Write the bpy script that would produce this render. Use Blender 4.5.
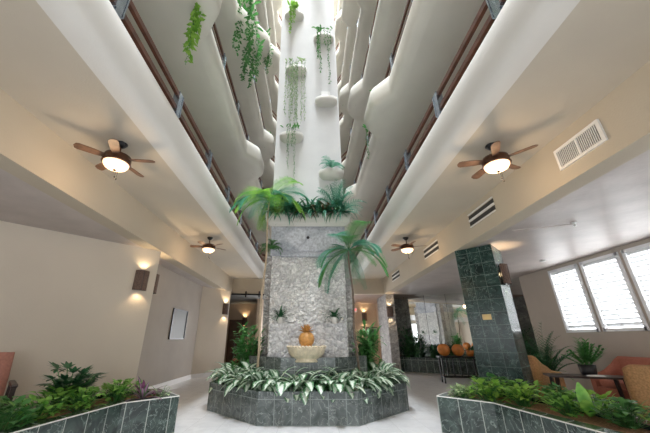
import bpy, math, random
from mathutils import Vector, Matrix
for o in list(bpy.data.objects): bpy.data.objects.remove(o)
SC = bpy.context.scene
COL = SC.collection
random.seed(7)
PI = math.pi
H = 1.25                      # camera height above the floor

# ------------------------------------------------------------------ camera
cam = bpy.data.cameras.new('camera'); co = bpy.data.objects.new('camera', cam); COL.objects.link(co)
co.location = (0, 0, H); co.rotation_euler = (math.radians(90 + 22.65), 0, 0)
cam.sensor_width = 36; cam.lens = 296 / 650 * 36; cam.shift_x = 17 / 650
cam.clip_start = .05; cam.clip_end = 300
SC.camera = co
# ------------------------------------------------------------------ world, daylight, exposure
W = bpy.data.worlds.new('sky'); SC.world = W; W.use_nodes = True
W.node_tree.nodes['Background'].inputs[0].default_value = (.90, .95, 1, 1)
W.node_tree.nodes['Background'].inputs[1].default_value = 1.6
SC.view_settings.view_transform = 'Standard'; SC.view_settings.look = 'None'
SC.view_settings.gamma = 1; SC.view_settings.use_curve_mapping = False
SC.view_settings.exposure = 0.5
def area(name, loc, rot, sx, sy, power, col=(1, 1, 1), spread=180):
    l = bpy.data.lights.new(name, 'AREA'); l.shape = 'RECTANGLE'; l.size = sx; l.size_y = sy
    l.energy = power; l.color = col; l.spread = math.radians(spread)
    o = bpy.data.objects.new(name, l); COL.objects.link(o); o.location = loc; o.rotation_euler = rot
    return o
area('skylight_daylight', (0, 4.5, 29.9), (0, 0, 0), 3.9, 20, 12500, (.88, .94, 1))
area('lobby_fill_added', (0, -6.8, 1.7), (PI / 2 + .30, 0, 0), 6.4, 3.0, 60, (.95, .97, 1))  # added fill lamp behind the camera, brightens the lobby
area('atrium_fill_added', (0, -6.9, 12), (PI / 2, 0, 0), 4.2, 14, 110, (.96, .98, 1))  # added fill high at the front end; the wall there has no window
area('lounge_window_daylight', (7.25, 5.5, 2.3), (0, PI / 2, 0), 1.7, 7.0, 210, (.95, .98, 1))
area('lounge_fill_added', (7.06, -2.5, 1.7), (0, PI / 2, 0), 2.2, 6.0, 75, (.95, .98, 1))  # added fill for the right lounge, out of view behind the camera
area('left_fill_added', (-9.36, -2.5, 1.7), (0, -PI / 2, 0), 2.2, 6.0, 85, (.95, .98, 1))  # added fill for the left side, out of view behind the camera
area('rear_fill_added', (0, 17.5, 1.4), (-PI / 2 + .3, 0, 0), 3.0, 2.6, 160, (.98, .98, 1), 130)  # added lamp hidden by the pillar, brightens the far end and mirror view

# ------------------------------------------------------------------ materials
M = {}
def newmat(name):
    m = bpy.data.materials.new(name); m.use_nodes = True; M[name] = m
    nt = m.node_tree; b = nt.nodes['Principled BSDF']
    return m, nt, b
def N(nt, t, **kw):
    n = nt.nodes.new(t)
    for k, v in kw.items(): setattr(n, k, v)
    return n
def ramp(nt, stops):
    r = N(nt, 'ShaderNodeValToRGB'); e = r.color_ramp.elements
    while len(e) < len(stops): e.new(.5)
    for i, (p, c) in enumerate(stops): e[i].position = p; e[i].color = (*c, 1)
    return r
def plain(name, c, rough=.6, metal=0, var=.06, scale=6, bump=0, bscale=60, emit=None, es=0, alpha=None, trans=0):
    m, nt, b = newmat(name); L = nt.links.new
    tc = N(nt, 'ShaderNodeTexCoord'); no = N(nt, 'ShaderNodeTexNoise'); no.inputs['Scale'].default_value = scale
    no.inputs['Detail'].default_value = 5
    L(tc.outputs['Object'], no.inputs['Vector'])
    r = ramp(nt, [(.3, tuple(max(0, x * (1 - var)) for x in c)), (.7, tuple(min(1, x * (1 + var)) for x in c))])
    L(no.outputs['Fac'], r.inputs['Fac']); L(r.outputs['Color'], b.inputs['Base Color'])
    b.inputs['Roughness'].default_value = rough; b.inputs['Metallic'].default_value = metal
    if bump:
        n2 = N(nt, 'ShaderNodeTexNoise'); n2.inputs['Scale'].default_value = bscale; L(tc.outputs['Object'], n2.inputs['Vector'])
        bp = N(nt, 'ShaderNodeBump'); bp.inputs['Strength'].default_value = bump; bp.inputs['Distance'].default_value = .02
        L(n2.outputs['Fac'], bp.inputs['Height']); L(bp.outputs['Normal'], b.inputs['Normal'])
    if emit:
        b.inputs['Emission Color'].default_value = (*emit, 1); b.inputs['Emission Strength'].default_value = es
    if trans: b.inputs['Transmission Weight'].default_value = trans
    return m
plain('plaster', (.60, .53, .44), .85, var=.03, scale=1.2, bump=.12, bscale=45)
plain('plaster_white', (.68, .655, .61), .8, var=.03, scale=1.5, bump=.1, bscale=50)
plain('plaster_soffit_dimmed', (.54, .485, .40), .8, var=.03, scale=1.5, bump=.1, bscale=50)  # first-storey plaster darkened in colour to offset light bounced off the floor
plain('plaster_shell_brightened', (.83, .80, .72), .8, var=.03, scale=1.5, bump=.1, bscale=50)  # same plaster lightened for upper storeys, where less bounce light arrives
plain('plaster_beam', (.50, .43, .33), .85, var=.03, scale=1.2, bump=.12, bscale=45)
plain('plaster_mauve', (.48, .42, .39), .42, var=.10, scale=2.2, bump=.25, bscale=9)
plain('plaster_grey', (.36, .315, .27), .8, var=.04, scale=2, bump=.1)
plain('plaster_taupe', (.50, .435, .37), .8, var=.04, scale=2, bump=.1)
plain('shaft_white', (.68, .68, .68), .8, var=.03, scale=3, bump=.15, bscale=35)
plain('corridor_warm', (.52, .40, .29), .8, var=.05)
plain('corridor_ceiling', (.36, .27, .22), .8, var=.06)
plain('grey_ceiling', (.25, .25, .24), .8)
plain('base_white', (.75, .73, .72), .5, var=.02)
plain('wood_rail', (.13, .05, .03), .4, var=.35, scale=9)
plain('wood_dark', (.035, .02, .016), .3, var=.3, scale=10)
plain('black_metal', (.02, .02, .022), .4, metal=.6)
plain('bronze', (.10, .045, .025), .35, metal=.6, var=.3)
plain('blade_wood', (.15, .085, .055), .5, var=.3, scale=12)
plain('steel', (.42, .48, .56), .25, metal=.9, var=.15)
plain('bowl_glass', (.9, .7, .5), .4, emit=(1, .66, .40), es=1.3)
plain('lamp_glow', (1, .8, .6), .4, emit=(1, .72, .4), es=12)
plain('sconce_weave', (.13, .08, .06), .7, var=.6, scale=55, bump=.6, bscale=90)
plain('vent_white', (.78, .76, .72), .5)
plain('vent_dark', (.03, .028, .026), .8)
plain('soil', (.05, .032, .022), .95, var=.5, scale=40, bump=.8, bscale=80)
plain('mulch', (.40, .21, .12), .9, var=.6, scale=60, bump=1, bscale=70)
plain('brass', (.50, .36, .16), .35, metal=.6, var=.1)
plain('terracotta_gold', (.50, .25, .07), .5, var=.25, scale=18, bump=.2)
plain('fountain_stone', (.66, .56, .42), .7, var=.2, scale=12, bump=.4)
plain('fabric_pink', (.42, .15, .10), .9, var=.10, scale=30, bump=.3, bscale=200)
plain('fabric_rose', (.44, .20, .15), .9, var=.12, scale=30, bump=.3, bscale=200)
plain('fabric_gold', (.42, .24, .11), .9, var=.3, scale=45, bump=.3, bscale=200)
plain('orange_ceramic', (.62, .21, .04), .35, var=.2, scale=6)
plain('paper', (.8, .8, .78), .6)
plain('pot_white', (.74, .72, .68), .6, var=.05)
plain('pot_black', (.02, .02, .022), .35)
plain('bamboo', (.45, .35, .24), .6, var=.2, scale=14)
plain('trunk', (.16, .12, .09), .8, var=.4, scale=30)
plain('exit_red', (.5, .02, .02), .5, emit=(1, .05, .03), es=2)
plain('picture_art', (.10, .10, .11), .4, var=.8, scale=7)
plain('picture_mat', (.55, .48, .40), .6)
plain('blind_white', (.86, .87, .88), .5, var=.02)
plain('door_wood', (.10, .05, .03), .5, var=.3, scale=5)
plain('detector_white', (.8, .8, .78), .5)
m, nt, b = newmat('mirror'); b.inputs['Metallic'].default_value = 1; b.inputs['Roughness'].default_value = .02; b.inputs['Base Color'].default_value = (.86, .88, .86, 1)
m, nt, b = newmat('glass_dark'); b.inputs['Roughness'].default_value = .5; b.inputs['Base Color'].default_value = (.10, .105, .095, 1); b.inputs['Specular IOR Level'].default_value = .3
m, nt, b = newmat('window_glass'); b.inputs['Transmission Weight'].default_value = 1; b.inputs['Roughness'].default_value = 0; b.inputs['IOR'].default_value = 1.02
m, nt, b = newmat('water'); b.inputs['Base Color'].default_value = (.03, .05, .05, 1); b.inputs['Roughness'].default_value = .05

def leafmat(name, c1, c2, stripe=None, sub=.32, rough=.4):
    m, nt, b = newmat(name); L = nt.links.new
    tc = N(nt, 'ShaderNodeTexCoord'); no = N(nt, 'ShaderNodeTexNoise'); no.inputs['Scale'].default_value = 9
    L(tc.outputs['Object'], no.inputs['Vector'])
    r = ramp(nt, [(.35, c1), (.65, c2)]); L(no.outputs['Fac'], r.inputs['Fac'])
    out = r.outputs['Color']
    if stripe:
        sp = N(nt, 'ShaderNodeSeparateXYZ'); L(tc.outputs['UV'], sp.inputs[0])
        n2 = N(nt, 'ShaderNodeTexNoise'); n2.inputs['Scale'].default_value = 60; L(tc.outputs['Object'], n2.inputs['Vector'])
        a = N(nt, 'ShaderNodeMath', operation='SUBTRACT'); L(sp.outputs[0], a.inputs[0]); a.inputs[1].default_value = .5
        ab = N(nt, 'ShaderNodeMath', operation='ABSOLUTE'); L(a.outputs[0], ab.inputs[0])
        ad = N(nt, 'ShaderNodeMath', operation='MULTIPLY_ADD'); L(n2.outputs['Fac'], ad.inputs[0]); ad.inputs[1].default_value = .35; L(ab.outputs[0], ad.inputs[2])
        st = ramp(nt, [(.36, (1, 1, 1)), (.52, (0, 0, 0))]); L(ad.outputs[0], st.inputs['Fac'])
        mx = N(nt, 'ShaderNodeMix', data_type='RGBA'); L(st.outputs['Color'], mx.inputs['Factor'])
        L(out, mx.inputs['A']); mx.inputs['B'].default_value = (*stripe, 1); out = mx.outputs['Result']
    L(out, b.inputs['Base Color']); b.inputs['Roughness'].default_value = rough
    tr = N(nt, 'ShaderNodeBsdfTranslucent'); L(out, tr.inputs['Color'])
    ms = N(nt, 'ShaderNodeMixShader'); ms.inputs[0].default_value = sub
    L(b.outputs[0], ms.inputs[1]); L(tr.outputs[0], ms.inputs[2]); L(ms.outputs[0], nt.nodes['Material Output'].inputs['Surface'])
    return m
leafmat('leaf_striped', (.05, .15, .06), (.08, .22, .09), stripe=(.72, .80, .68))
leafmat('leaf_bright', (.13, .38, .06), (.34, .64, .13))
leafmat('leaf_mid', (.05, .19, .05), (.12, .34, .09))
leafmat('leaf_dark', (.03, .12, .05), (.07, .22, .10))
leafmat('leaf_blue', (.06, .24, .16), (.14, .42, .28))
leafmat('leaf_pale', (.30, .42, .22), (.45, .58, .30))
leafmat('leaf_purple', (.16, .05, .12), (.28, .12, .20))
leafmat('leaf_variegated', (.06, .16, .05), (.11, .26, .08), stripe=(.42, .22, .38))
leafmat('leaf_rust', (.14, .06, .03), (.10, .10, .04))
leafmat('leaf_yellow', (.20, .46, .06), (.40, .66, .12))

def tiles(name, tw, th, base, dark, vein, grout, rough=.18, gap=.010, off=(0, 0), vs=5.):
    m, nt, b = newmat(name); L = nt.links.new
    tc = N(nt, 'ShaderNodeTexCoord'); mp = N(nt, 'ShaderNodeMapping'); mp.inputs['Location'].default_value = (off[0], off[1], 0)
    L(tc.outputs['UV'], mp.inputs['Vector']); v = mp.outputs['Vector']
    dv = N(nt, 'ShaderNodeVectorMath', operation='DIVIDE'); L(v, dv.inputs[0]); dv.inputs[1].default_value = (tw, th, 1)
    fl = N(nt, 'ShaderNodeVectorMath', operation='FLOOR'); L(dv.outputs[0], fl.inputs[0])
    wn = N(nt, 'ShaderNodeTexWhiteNoise', noise_dimensions='2D'); L(fl.outputs[0], wn.inputs['Vector'])
    sc = N(nt, 'ShaderNodeVectorMath', operation='SCALE'); L(wn.outputs['Color'], sc.inputs[0]); sc.inputs['Scale'].default_value = 30
    ad = N(nt, 'ShaderNodeVectorMath', operation='ADD'); L(v, ad.inputs[0]); L(sc.outputs[0], ad.inputs[1])
    n1 = N(nt, 'ShaderNodeTexNoise'); n1.inputs['Scale'].default_value = vs; n1.inputs['Detail'].default_value = 8; n1.inputs['Distortion'].default_value = 1.2
    L(ad.outputs[0], n1.inputs['Vector'])
    r1 = ramp(nt, [(.35, dark), (.62, base)]); L(n1.outputs['Fac'], r1.inputs['Fac'])
    n2 = N(nt, 'ShaderNodeTexNoise'); n2.inputs['Scale'].default_value = vs * .7; n2.inputs['Detail'].default_value = 6; n2.inputs['Distortion'].default_value = 2.5
    a2 = N(nt, 'ShaderNodeVectorMath', operation='ADD'); L(ad.outputs[0], a2.inputs[0]); a2.inputs[1].default_value = (9, 4, 3); L(a2.outputs[0], n2.inputs['Vector'])
    r2 = ramp(nt, [(.485, (0, 0, 0)), (.5, (1, 1, 1)), (.515, (0, 0, 0))]); L(n2.outputs['Fac'], r2.inputs['Fac'])
    mx = N(nt, 'ShaderNodeMix', data_type='RGBA'); mf = N(nt, 'ShaderNodeMath', operation='MULTIPLY'); L(r2.outputs['Color'], mf.inputs[0]); mf.inputs[1].default_value = .7
    L(mf.outputs[0], mx.inputs['Factor']); L(r1.outputs['Color'], mx.inputs['A']); mx.inputs['B'].default_value = (*vein, 1)
    fr = N(nt, 'ShaderNodeVectorMath', operation='FRACTION'); L(dv.outputs[0], fr.inputs[0])
    sp = N(nt, 'ShaderNodeSeparateXYZ'); L(fr.outputs[0], sp.inputs[0])
    gx = N(nt, 'ShaderNodeMath', operation='LESS_THAN'); L(sp.outputs[0], gx.inputs[0]); gx.inputs[1].default_value = gap / tw
    gy = N(nt, 'ShaderNodeMath', operation='LESS_THAN'); L(sp.outputs[1], gy.inputs[0]); gy.inputs[1].default_value = gap / th
    g = N(nt, 'ShaderNodeMath', operation='MAXIMUM'); L(gx.outputs[0], g.inputs[0]); L(gy.outputs[0], g.inputs[1])
    m2 = N(nt, 'ShaderNodeMix', data_type='RGBA'); L(g.outputs[0], m2.inputs['Factor']); L(mx.outputs['Result'], m2.inputs['A']); m2.inputs['B'].default_value = (*grout, 1)
    L(m2.outputs['Result'], b.inputs['Base Color'])
    rr = N(nt, 'ShaderNodeMath', operation='MULTIPLY_ADD'); L(g.outputs[0], rr.inputs[0]); rr.inputs[1].default_value = .5; rr.inputs[2].default_value = rough
    L(rr.outputs[0], b.inputs['Roughness'])
    return m
tiles('green_marble', .30, .47, (.055, .085, .075), (.014, .024, .022), (.30, .38, .34), (.40, .44, .40), off=(0, 0.002))
tiles('grey_marble', .29, .36, (.12, .14, .135), (.045, .06, .056), (.42, .46, .44), (.24, .27, .26), off=(0.03, 0.0), rough=.22)
tiles('pier_marble', .255, .255, (.028, .062, .054), (.008, .020, .018), (.24, .34, .30), (.17, .23, .20), gap=.006)
tiles('floor_marble', .46, .46, (.60, .595, .60), (.51, .505, .51), (.66, .655, .66), (.46, .455, .455), rough=.28, gap=.005, vs=2.5)

M['pier_marble'].node_tree.nodes['Principled BSDF'].inputs['Specular IOR Level'].default_value = .25
def stonemat(name, c1, c2, gap, scale, bump):
    m, nt, b = newmat(name); L = nt.links.new
    tc = N(nt, 'ShaderNodeTexCoord'); no = N(nt, 'ShaderNodeTexNoise'); no.inputs['Scale'].default_value = 3; no.inputs['Detail'].default_value = 6
    L(tc.outputs['Object'], no.inputs['Vector'])
    mxv = N(nt, 'ShaderNodeMix', data_type='VECTOR'); mxv.inputs['Factor'].default_value = .25; L(tc.outputs['Object'], mxv.inputs['A']); L(no.outputs['Color'], mxv.inputs['B'])
    mp = N(nt, 'ShaderNodeMapping'); mp.inputs['Scale'].default_value = (1, 1, 1.6); L(mxv.outputs['Result'], mp.inputs['Vector'])
    vo = N(nt, 'ShaderNodeTexVoronoi', feature='DISTANCE_TO_EDGE'); vo.inputs['Scale'].default_value = scale; L(mp.outputs['Vector'], vo.inputs['Vector'])
    vc = N(nt, 'ShaderNodeTexVoronoi'); vc.inputs['Scale'].default_value = scale; L(mp.outputs['Vector'], vc.inputs['Vector'])
    sp = N(nt, 'ShaderNodeSeparateColor'); L(vc.outputs['Color'], sp.inputs[0])
    r = ramp(nt, [(0, c1), (1, c2)]); L(sp.outputs[0], r.inputs['Fac'])
    n2 = N(nt, 'ShaderNodeTexNoise'); n2.inputs['Scale'].default_value = 22; n2.inputs['Detail'].default_value = 8; L(tc.outputs['Object'], n2.inputs['Vector'])
    r3 = ramp(nt, [(.3, (.6, .6, .6)), (.6, (1.0, 1.0, 1.0))]); L(n2.outputs['Fac'], r3.inputs['Fac'])
    mu = N(nt, 'ShaderNodeMix', data_type='RGBA', blend_type='MULTIPLY'); mu.inputs['Factor'].default_value = 1; L(r.outputs['Color'], mu.inputs['A']); L(r3.outputs['Color'], mu.inputs['B'])
    ge = ramp(nt, [(.0, (0, 0, 0)), (.06, (1, 1, 1))]); L(vo.outputs['Distance'], ge.inputs['Fac'])
    m2 = N(nt, 'ShaderNodeMix', data_type='RGBA'); L(ge.outputs['Color'], m2.inputs['Factor']); m2.inputs['A'].default_value = (*gap, 1); L(mu.outputs['Result'], m2.inputs['B'])
    L(m2.outputs['Result'], b.inputs['Base Color']); b.inputs['Roughness'].default_value = .85
    hs = N(nt, 'ShaderNodeMath', operation='MULTIPLY_ADD'); L(n2.outputs['Fac'], hs.inputs[0]); hs.inputs[1].default_value = .6
    mn = N(nt, 'ShaderNodeMath', operation='MINIMUM'); L(vo.outputs['Distance'], mn.inputs[0]); mn.inputs[1].default_value = .25; 
    ml = N(nt, 'ShaderNodeMath', operation='MULTIPLY'); L(mn.outputs[0], ml.inputs[0]); ml.inputs[1].default_value = 3.5; L(ml.outputs[0], hs.inputs[2])
    bp = N(nt, 'ShaderNodeBump'); bp.inputs['Strength'].default_value = bump; bp.inputs['Distance'].default_value = .05; L(hs.outputs[0], bp.inputs['Height']); L(bp.outputs['Normal'], b.inputs['Normal'])
    return m
stonemat('rough_stone', (.74, .73, .72), (.98, .96, .93), (.54, .53, .52), 8.5, .8)
stonemat('block_stone', (.52, .52, .54), (.80, .79, .79), (.48, .48, .49), 8, .45)
stonemat('smooth_stone', (.40, .42, .47), (.66, .67, .71), (.45, .46, .50), 3, .2)
stonemat('side_stone', (.34, .33, .32), (.58, .56, .54), (.3, .29, .28), 7, .7)

# ------------------------------------------------------------------ mesh helpers
class MB:
    def __init__(s): s.v = []; s.f = []; s.uv = []
    def face(s, pts, uv=None):
        i = len(s.v); s.v += [tuple(p) for p in pts]; s.f.append(tuple(range(i, i + len(pts))))
        s.uv += list(uv) if uv else [(0, 0)] * len(pts)
    def grid(s, rows, uvs=None, closed=False):
        """rows of points -> shared-vertex quads"""
        i0 = len(s.v); n = len(rows[0])
        for r in rows: s.v += [tuple(p) for p in r]
        for a in range(len(rows) - 1):
            for c in range(n if closed else n - 1):
                d = (c + 1) % n
                s.f.append((i0 + a * n + c, i0 + a * n + d, i0 + (a + 1) * n + d, i0 + (a + 1) * n + c))
                if uvs: s.uv += [uvs[a][c], uvs[a][d], uvs[a + 1][d], uvs[a + 1][c]]
                else: s.uv += [(0, 0)] * 4
    def box(s, x0, x1, y0, y1, z0, z1, rot=None, piv=None):
        P = [Vector((x, y, z)) for x in (x0, x1) for y in (y0, y1) for z in (z0, z1)]
        q = P
        if rot is not None:
            pv = Vector(piv) if piv else Vector(((x0 + x1) / 2, (y0 + y1) / 2, (z0 + z1) / 2))
            q = [rot @ (p - pv) + pv for p in P]
        for idx, ax in (((0, 1, 3, 2), 0), ((4, 6, 7, 5), 0), ((0, 4, 5, 1), 1), ((2, 3, 7, 6), 1), ((0, 2, 6, 4), 2), ((1, 5, 7, 3), 2)):
            uv = [((P[k].y, P[k].z), (P[k].x, P[k].z), (P[k].x, P[k].y))[ax] for k in idx]
            s.face([q[k] for k in idx], uv)
    def prism(s, poly, z0, z1, top=True, bottom=True, zt=None):
        n = len(poly); u = 0
        for i in range(n):
            a, c = poly[i], poly[(i + 1) % n]; l = math.hypot(c[0] - a[0], c[1] - a[1])
            s.face([(*a, z0), (*c, z0), (*c, z1), (*a, z1)], [(u, z0), (u + l, z0), (u + l, z1), (u, z1)]); u += l
        if top: s.face([(*p, z1) for p in poly], [tuple(p) for p in poly])
        if bottom: s.face([(*p, z0) for p in reversed(poly)], [tuple(p) for p in reversed(poly)])
    def ring(s, outer, inner, z0, z1):
        n = len(outer); u = 0
        for i in range(n):
            j = (i + 1) % n; a, c = outer[i], outer[j]; e, g = inner[i], inner[j]; l = math.hypot(c[0] - a[0], c[1] - a[1])
            s.face([(*a, z0), (*c, z0), (*c, z1), (*a, z1)], [(u, z0), (u + l, z0), (u + l, z1), (u, z1)])
            s.face([(*g, z0), (*e, z0), (*e, z1), (*g, z1)], [(u, z0), (u + l, z0), (u + l, z1), (u, z1)])
            s.face([(*a, z1), (*c, z1), (*g, z1), (*e, z1)], [(u, .02), (u + l, .02), (u + l, .2), (u, .2)])
            s.face([(*e, z0), (*g, z0), (*c, z0), (*a, z0)])
            u += l
    def lathe(s, prof, c=(0, 0, 0), n=20, arc=(0, 2 * PI), lobes=0, la=0):
        rows = []
        full = abs(arc[1] - arc[0] - 2 * PI) < 1e-6
        k = n if full else n + 1
        for r, z in prof:
            rows.append([(c[0] + r * (1 + la * math.cos(lobes * t)) * math.cos(t), c[1] + r * (1 + la * math.cos(lobes * t)) * math.sin(t), c[2] + z)
                         for t in [arc[0] + (arc[1] - arc[0]) * i / n for i in range(k)]])
        uvs = [[(i / n, z) for i in range(k)] for r, z in prof]
        s.grid(rows, uvs, closed=full)
    def tube(s, pts, r, n=8, caps=True):
        pts = [Vector(p) for p in pts]; rows = []
        rr = r if isinstance(r, (list, tuple)) else [r] * len(pts)
        up = None
        for i, p in enumerate(pts):
            d = (pts[min(i + 1, len(pts) - 1)] - pts[max(i - 1, 0)]).normalized()
            if up is None: up = Vector((0, 0, 1)) if abs(d.z) < .9 else Vector((1, 0, 0))
            a = d.cross(up).normalized(); up2 = a.cross(d).normalized(); up = up2
            rows.append([p + (a * math.cos(t) + up2 * math.sin(t)) * rr[i] for t in [2 * PI * k / n for k in range(n)]])
        s.grid(rows, closed=True)
        if caps:
            s.face(list(reversed(rows[0]))); s.face(rows[-1])
    def leaf(s, p, d, L, Wd, droop=.5, segs=4, twist=0., shape='oval', fold=.15):
        """an arching leaf blade starting at p heading along d"""
        p = Vector(p); d = Vector(d).normalized()
        side = d.cross(Vector((0, 0, 1)))
        if side.length < 1e-3: side = Vector((1, 0, 0))
        side.normalize()
        if twist: side = Matrix.Rotation(twist, 3, d) @ side
        rows = []; uvs = []; q = p.copy(); st = L / segs
        for i in range(segs + 1):
            t = i / segs
            if shape == 'oval': w = Wd * .5 * (math.sin(PI * min(1, t * .92 + .05)) ** .8)
            elif shape == 'heart': w = Wd * .5 * (math.sin(PI * (t ** .6 * .96 + .03)))
            else: w = Wd * .5 * (1 - t) ** .7 * min(1, t * 5 + .4)
            w = max(w, .001)
            nrm = side.cross(d).normalized()
            rows.append([q - side * w + nrm * (w * fold), q, q + side * w + nrm * (w * fold)])
            uvs.append([(0, t), (.5, t), (1, t)])
            q = q + d * st
            d = (d + Vector((0, 0, -1)) * (droop / segs * (.5 + t))).normalized()
        s.grid(rows, uvs)
        return q
    def frond(s, p, az, L, el, droop, ll, n=16, wd=.03, ld=.5, plume=False):
        p = Vector(p); d = Vector((math.cos(az) * math.cos(el), math.sin(az) * math.cos(el), math.sin(el))); q = p.copy()
        st = L / n; pts = [q.copy()]
        for i in range(n):
            t = i / n
            side = d.cross(Vector((0, 0, 1))).normalized()
            if t > .12:
                l = ll * math.sin(PI * (t * .85 + .12)) ** .7
                for sg in (-1, 1):
                    dd = (side * sg + d * .75 + Vector((0, 0, .15 if not plume else .5 * random.random()))).normalized()
                    s.leaf(q, dd, l * random.uniform(.85, 1.1), wd, droop=ld, segs=2, shape='blade', fold=0)
            q = q + d * st; pts.append(q.copy())
            d = (d + Vector((0, 0, -1)) * droop / n * (.6 + 1.2 * t)).normalized()
        s.tube(pts, [max(.002, .009 * (1 - k / len(pts))) for k in range(len(pts))], 4, False)
    def build(s, name, mat, parent=None, smooth=False, bevel=0, subsurf=0, loc=None):
        me = bpy.data.meshes.new(name); me.from_pydata(s.v, [], s.f)
        ul = me.uv_layers.new(name='UVMap')
        if len(s.uv) == len(me.loops): ul.data.foreach_set('uv', [c for q in s.uv for c in q])
        me.materials.append(M[mat] if isinstance(mat, str) else mat)
        if smooth: me.polygons.foreach_set('use_smooth', [True] * len(me.polygons))
        o = bpy.data.objects.new(name, me); COL.objects.link(o)
        if parent: o.parent = parent
        if bevel or subsurf:
            w = o.modifiers.new('weld', 'WELD'); w.merge_threshold = .0004
        if bevel:
            m_ = o.modifiers.new('bevel', 'BEVEL'); m_.width = bevel; m_.segments = 3; m_.limit_method = 'ANGLE'; m_.angle_limit = .6
            me.polygons.foreach_set('use_smooth', [True] * len(me.polygons))
            wn = o.modifiers.new('wn', 'WEIGHTED_NORMAL')
        if subsurf:
            m_ = o.modifiers.new('sub', 'SUBSURF'); m_.levels = subsurf; m_.render_levels = subsurf
        return o
def thing(name, label, cat, loc=(0, 0, 0), rz=0, group=None):
    o = bpy.data.objects.new(name, None); COL.objects.link(o); o.empty_display_size = .1
    o.location = loc; o.rotation_euler = (0, 0, rz); o['label'] = label; o['category'] = cat
    if group: o['group'] = group
    return o
def tag(o, label, cat, group=None):
    o['label'] = label; o['category'] = cat
    if group: o['group'] = group
    return o
def struct(o): o['kind'] = 'structure'; return o
def kids(o): return [c for c in bpy.data.objects if c.parent == o]
def dup(o, loc, rz=None, label=None, group=None, scale=None):
    r = o.copy(); COL.objects.link(r); r.location = loc
    if rz is not None: r.rotation_euler = (0, 0, rz)
    if scale: r.scale = (scale,) * 3
    if label: r['label'] = label
    if group: r['group'] = group
    for c in kids(o):
        k = c.copy(); COL.objects.link(k); k.parent = r
        for g in kids(c):
            q = g.copy(); COL.objects.link(q); q.parent = k
    return r

ZL = H + 1.93       # low ceiling
ZS = H + 2.60       # soffit of the first gallery
F = 2.9             # floor to floor
XC = 3.44           # beam face
XR = 2.13           # gallery rail
NLEV = 9
TOP = ZS + F * NLEV
# ------------------------------------------------------------------ SETTING
b = MB(); b.box(-9.5, 7.6, -7.2, 19, -.12, 0); struct(b.build('floor', 'floor_marble'))
# low ceilings with the beam faces
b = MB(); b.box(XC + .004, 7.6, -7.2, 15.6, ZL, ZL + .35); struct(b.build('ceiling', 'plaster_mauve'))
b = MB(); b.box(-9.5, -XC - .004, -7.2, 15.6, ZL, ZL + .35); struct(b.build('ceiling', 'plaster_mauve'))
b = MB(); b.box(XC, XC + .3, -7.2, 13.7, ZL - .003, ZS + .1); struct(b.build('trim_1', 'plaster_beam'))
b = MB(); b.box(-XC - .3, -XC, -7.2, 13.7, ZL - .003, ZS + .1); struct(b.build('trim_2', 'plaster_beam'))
b = MB(); b.box(-XC - .3, XC + .3, 13.7, 14.0, ZL - .003, ZS + .02); struct(b.build('trim_3', 'plaster_beam'))
# upper outer walls
b = MB(); b.box(4.2, 4.4, -7.2, 19, ZL + .3, TOP + .6); struct(b.build('wall_upper_right', 'plaster_taupe'))
b = MB(); b.box(-4.4, -4.2, -7.2, 19, ZL + .3, TOP + .6); struct(b.build('wall_upper_left', 'plaster_taupe'))
b = MB(); b.box(-4.4, 4.4, 18.5, 18.7, ZL, TOP + .6); struct(b.build('wall_upper_back', 'plaster_taupe'))
b = MB()
b.box(-9.5, -3.3, -7.2, -7, 0, ZS); b.box(3.3, 7.6, -7.2, -7, 0, ZS); b.box(-3.3, 3.3, -7.2, -7, 3.25, ZS)
b.box(-4.4, 4.4, -7.2, -7, ZS, TOP + .6)
struct(b.build('wall_front', 'plaster'))
# invented entrance frame behind the camera, unseen, around the added lobby fill
b = MB()
for x in (-3.3, -1.68, -.04, 1.6, 3.22): b.box(x, x + .08, -7.12, -7.04, 0, 3.25)
b.box(-3.3, 3.3, -7.12, -7.04, 3.17, 3.25); b.box(-3.3, 3.3, -7.12, -7.04, 0, .1); b.box(-3.3, 3.3, -7.12, -7.04, 2.2, 2.28)
wf = struct(b.build('window_1', 'black_metal'))
# skylight ribs at the top
b = MB()
for y in [-6 + 2.2 * i for i in range(11)]: b.box(-2.2, 2.2, y, y + .08, TOP + .2, TOP + .32)
struct(b.build('window_2', 'vent_white'))
# left lounge wall (45 degrees) with its return, then the wall with the framed mirror
def wallseg(name, a, c, z0, z1, mat, th=.14, side=1):
    a = Vector(a); c = Vector(c); d = (c - a).normalized(); n = Vector((-d.y, d.x)) * th * side
    b = MB(); b.prism([tuple(a), tuple(c), tuple(c + n), tuple(a + n)] if side > 0 else [tuple(c), tuple(a), tuple(a + n), tuple(c + n)], z0, z1)
    return struct(b.build(name, mat))
b = MB(); b.prism([(-9.3, .89), (-XC - .02, 6.75), (-4.10, 7.41), (-9.96, 1.55)], 0, ZL); struct(b.build('wall_left', 'plaster'))
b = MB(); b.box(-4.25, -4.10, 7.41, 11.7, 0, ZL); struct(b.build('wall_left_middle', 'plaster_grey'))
b = MB(); b.prism([(-4.10, 11.7), (-3.31, 12.94), (-3.40, 13.3), (-4.25, 11.8)], 0, ZL); struct(b.build('wall_left_far', 'plaster'))
b = MB(); b.box(-9.5, -9.3, -7.2, -5.7, 0, ZL); b.box(-9.5, -9.3, .7, 2, 0, ZL); b.box(-9.5, -9.3, -5.7, .7, 0, .5); b.box(-9.5, -9.3, -5.7, .7, 2.9, ZL); struct(b.build('wall_left_outer', 'plaster'))
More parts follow.
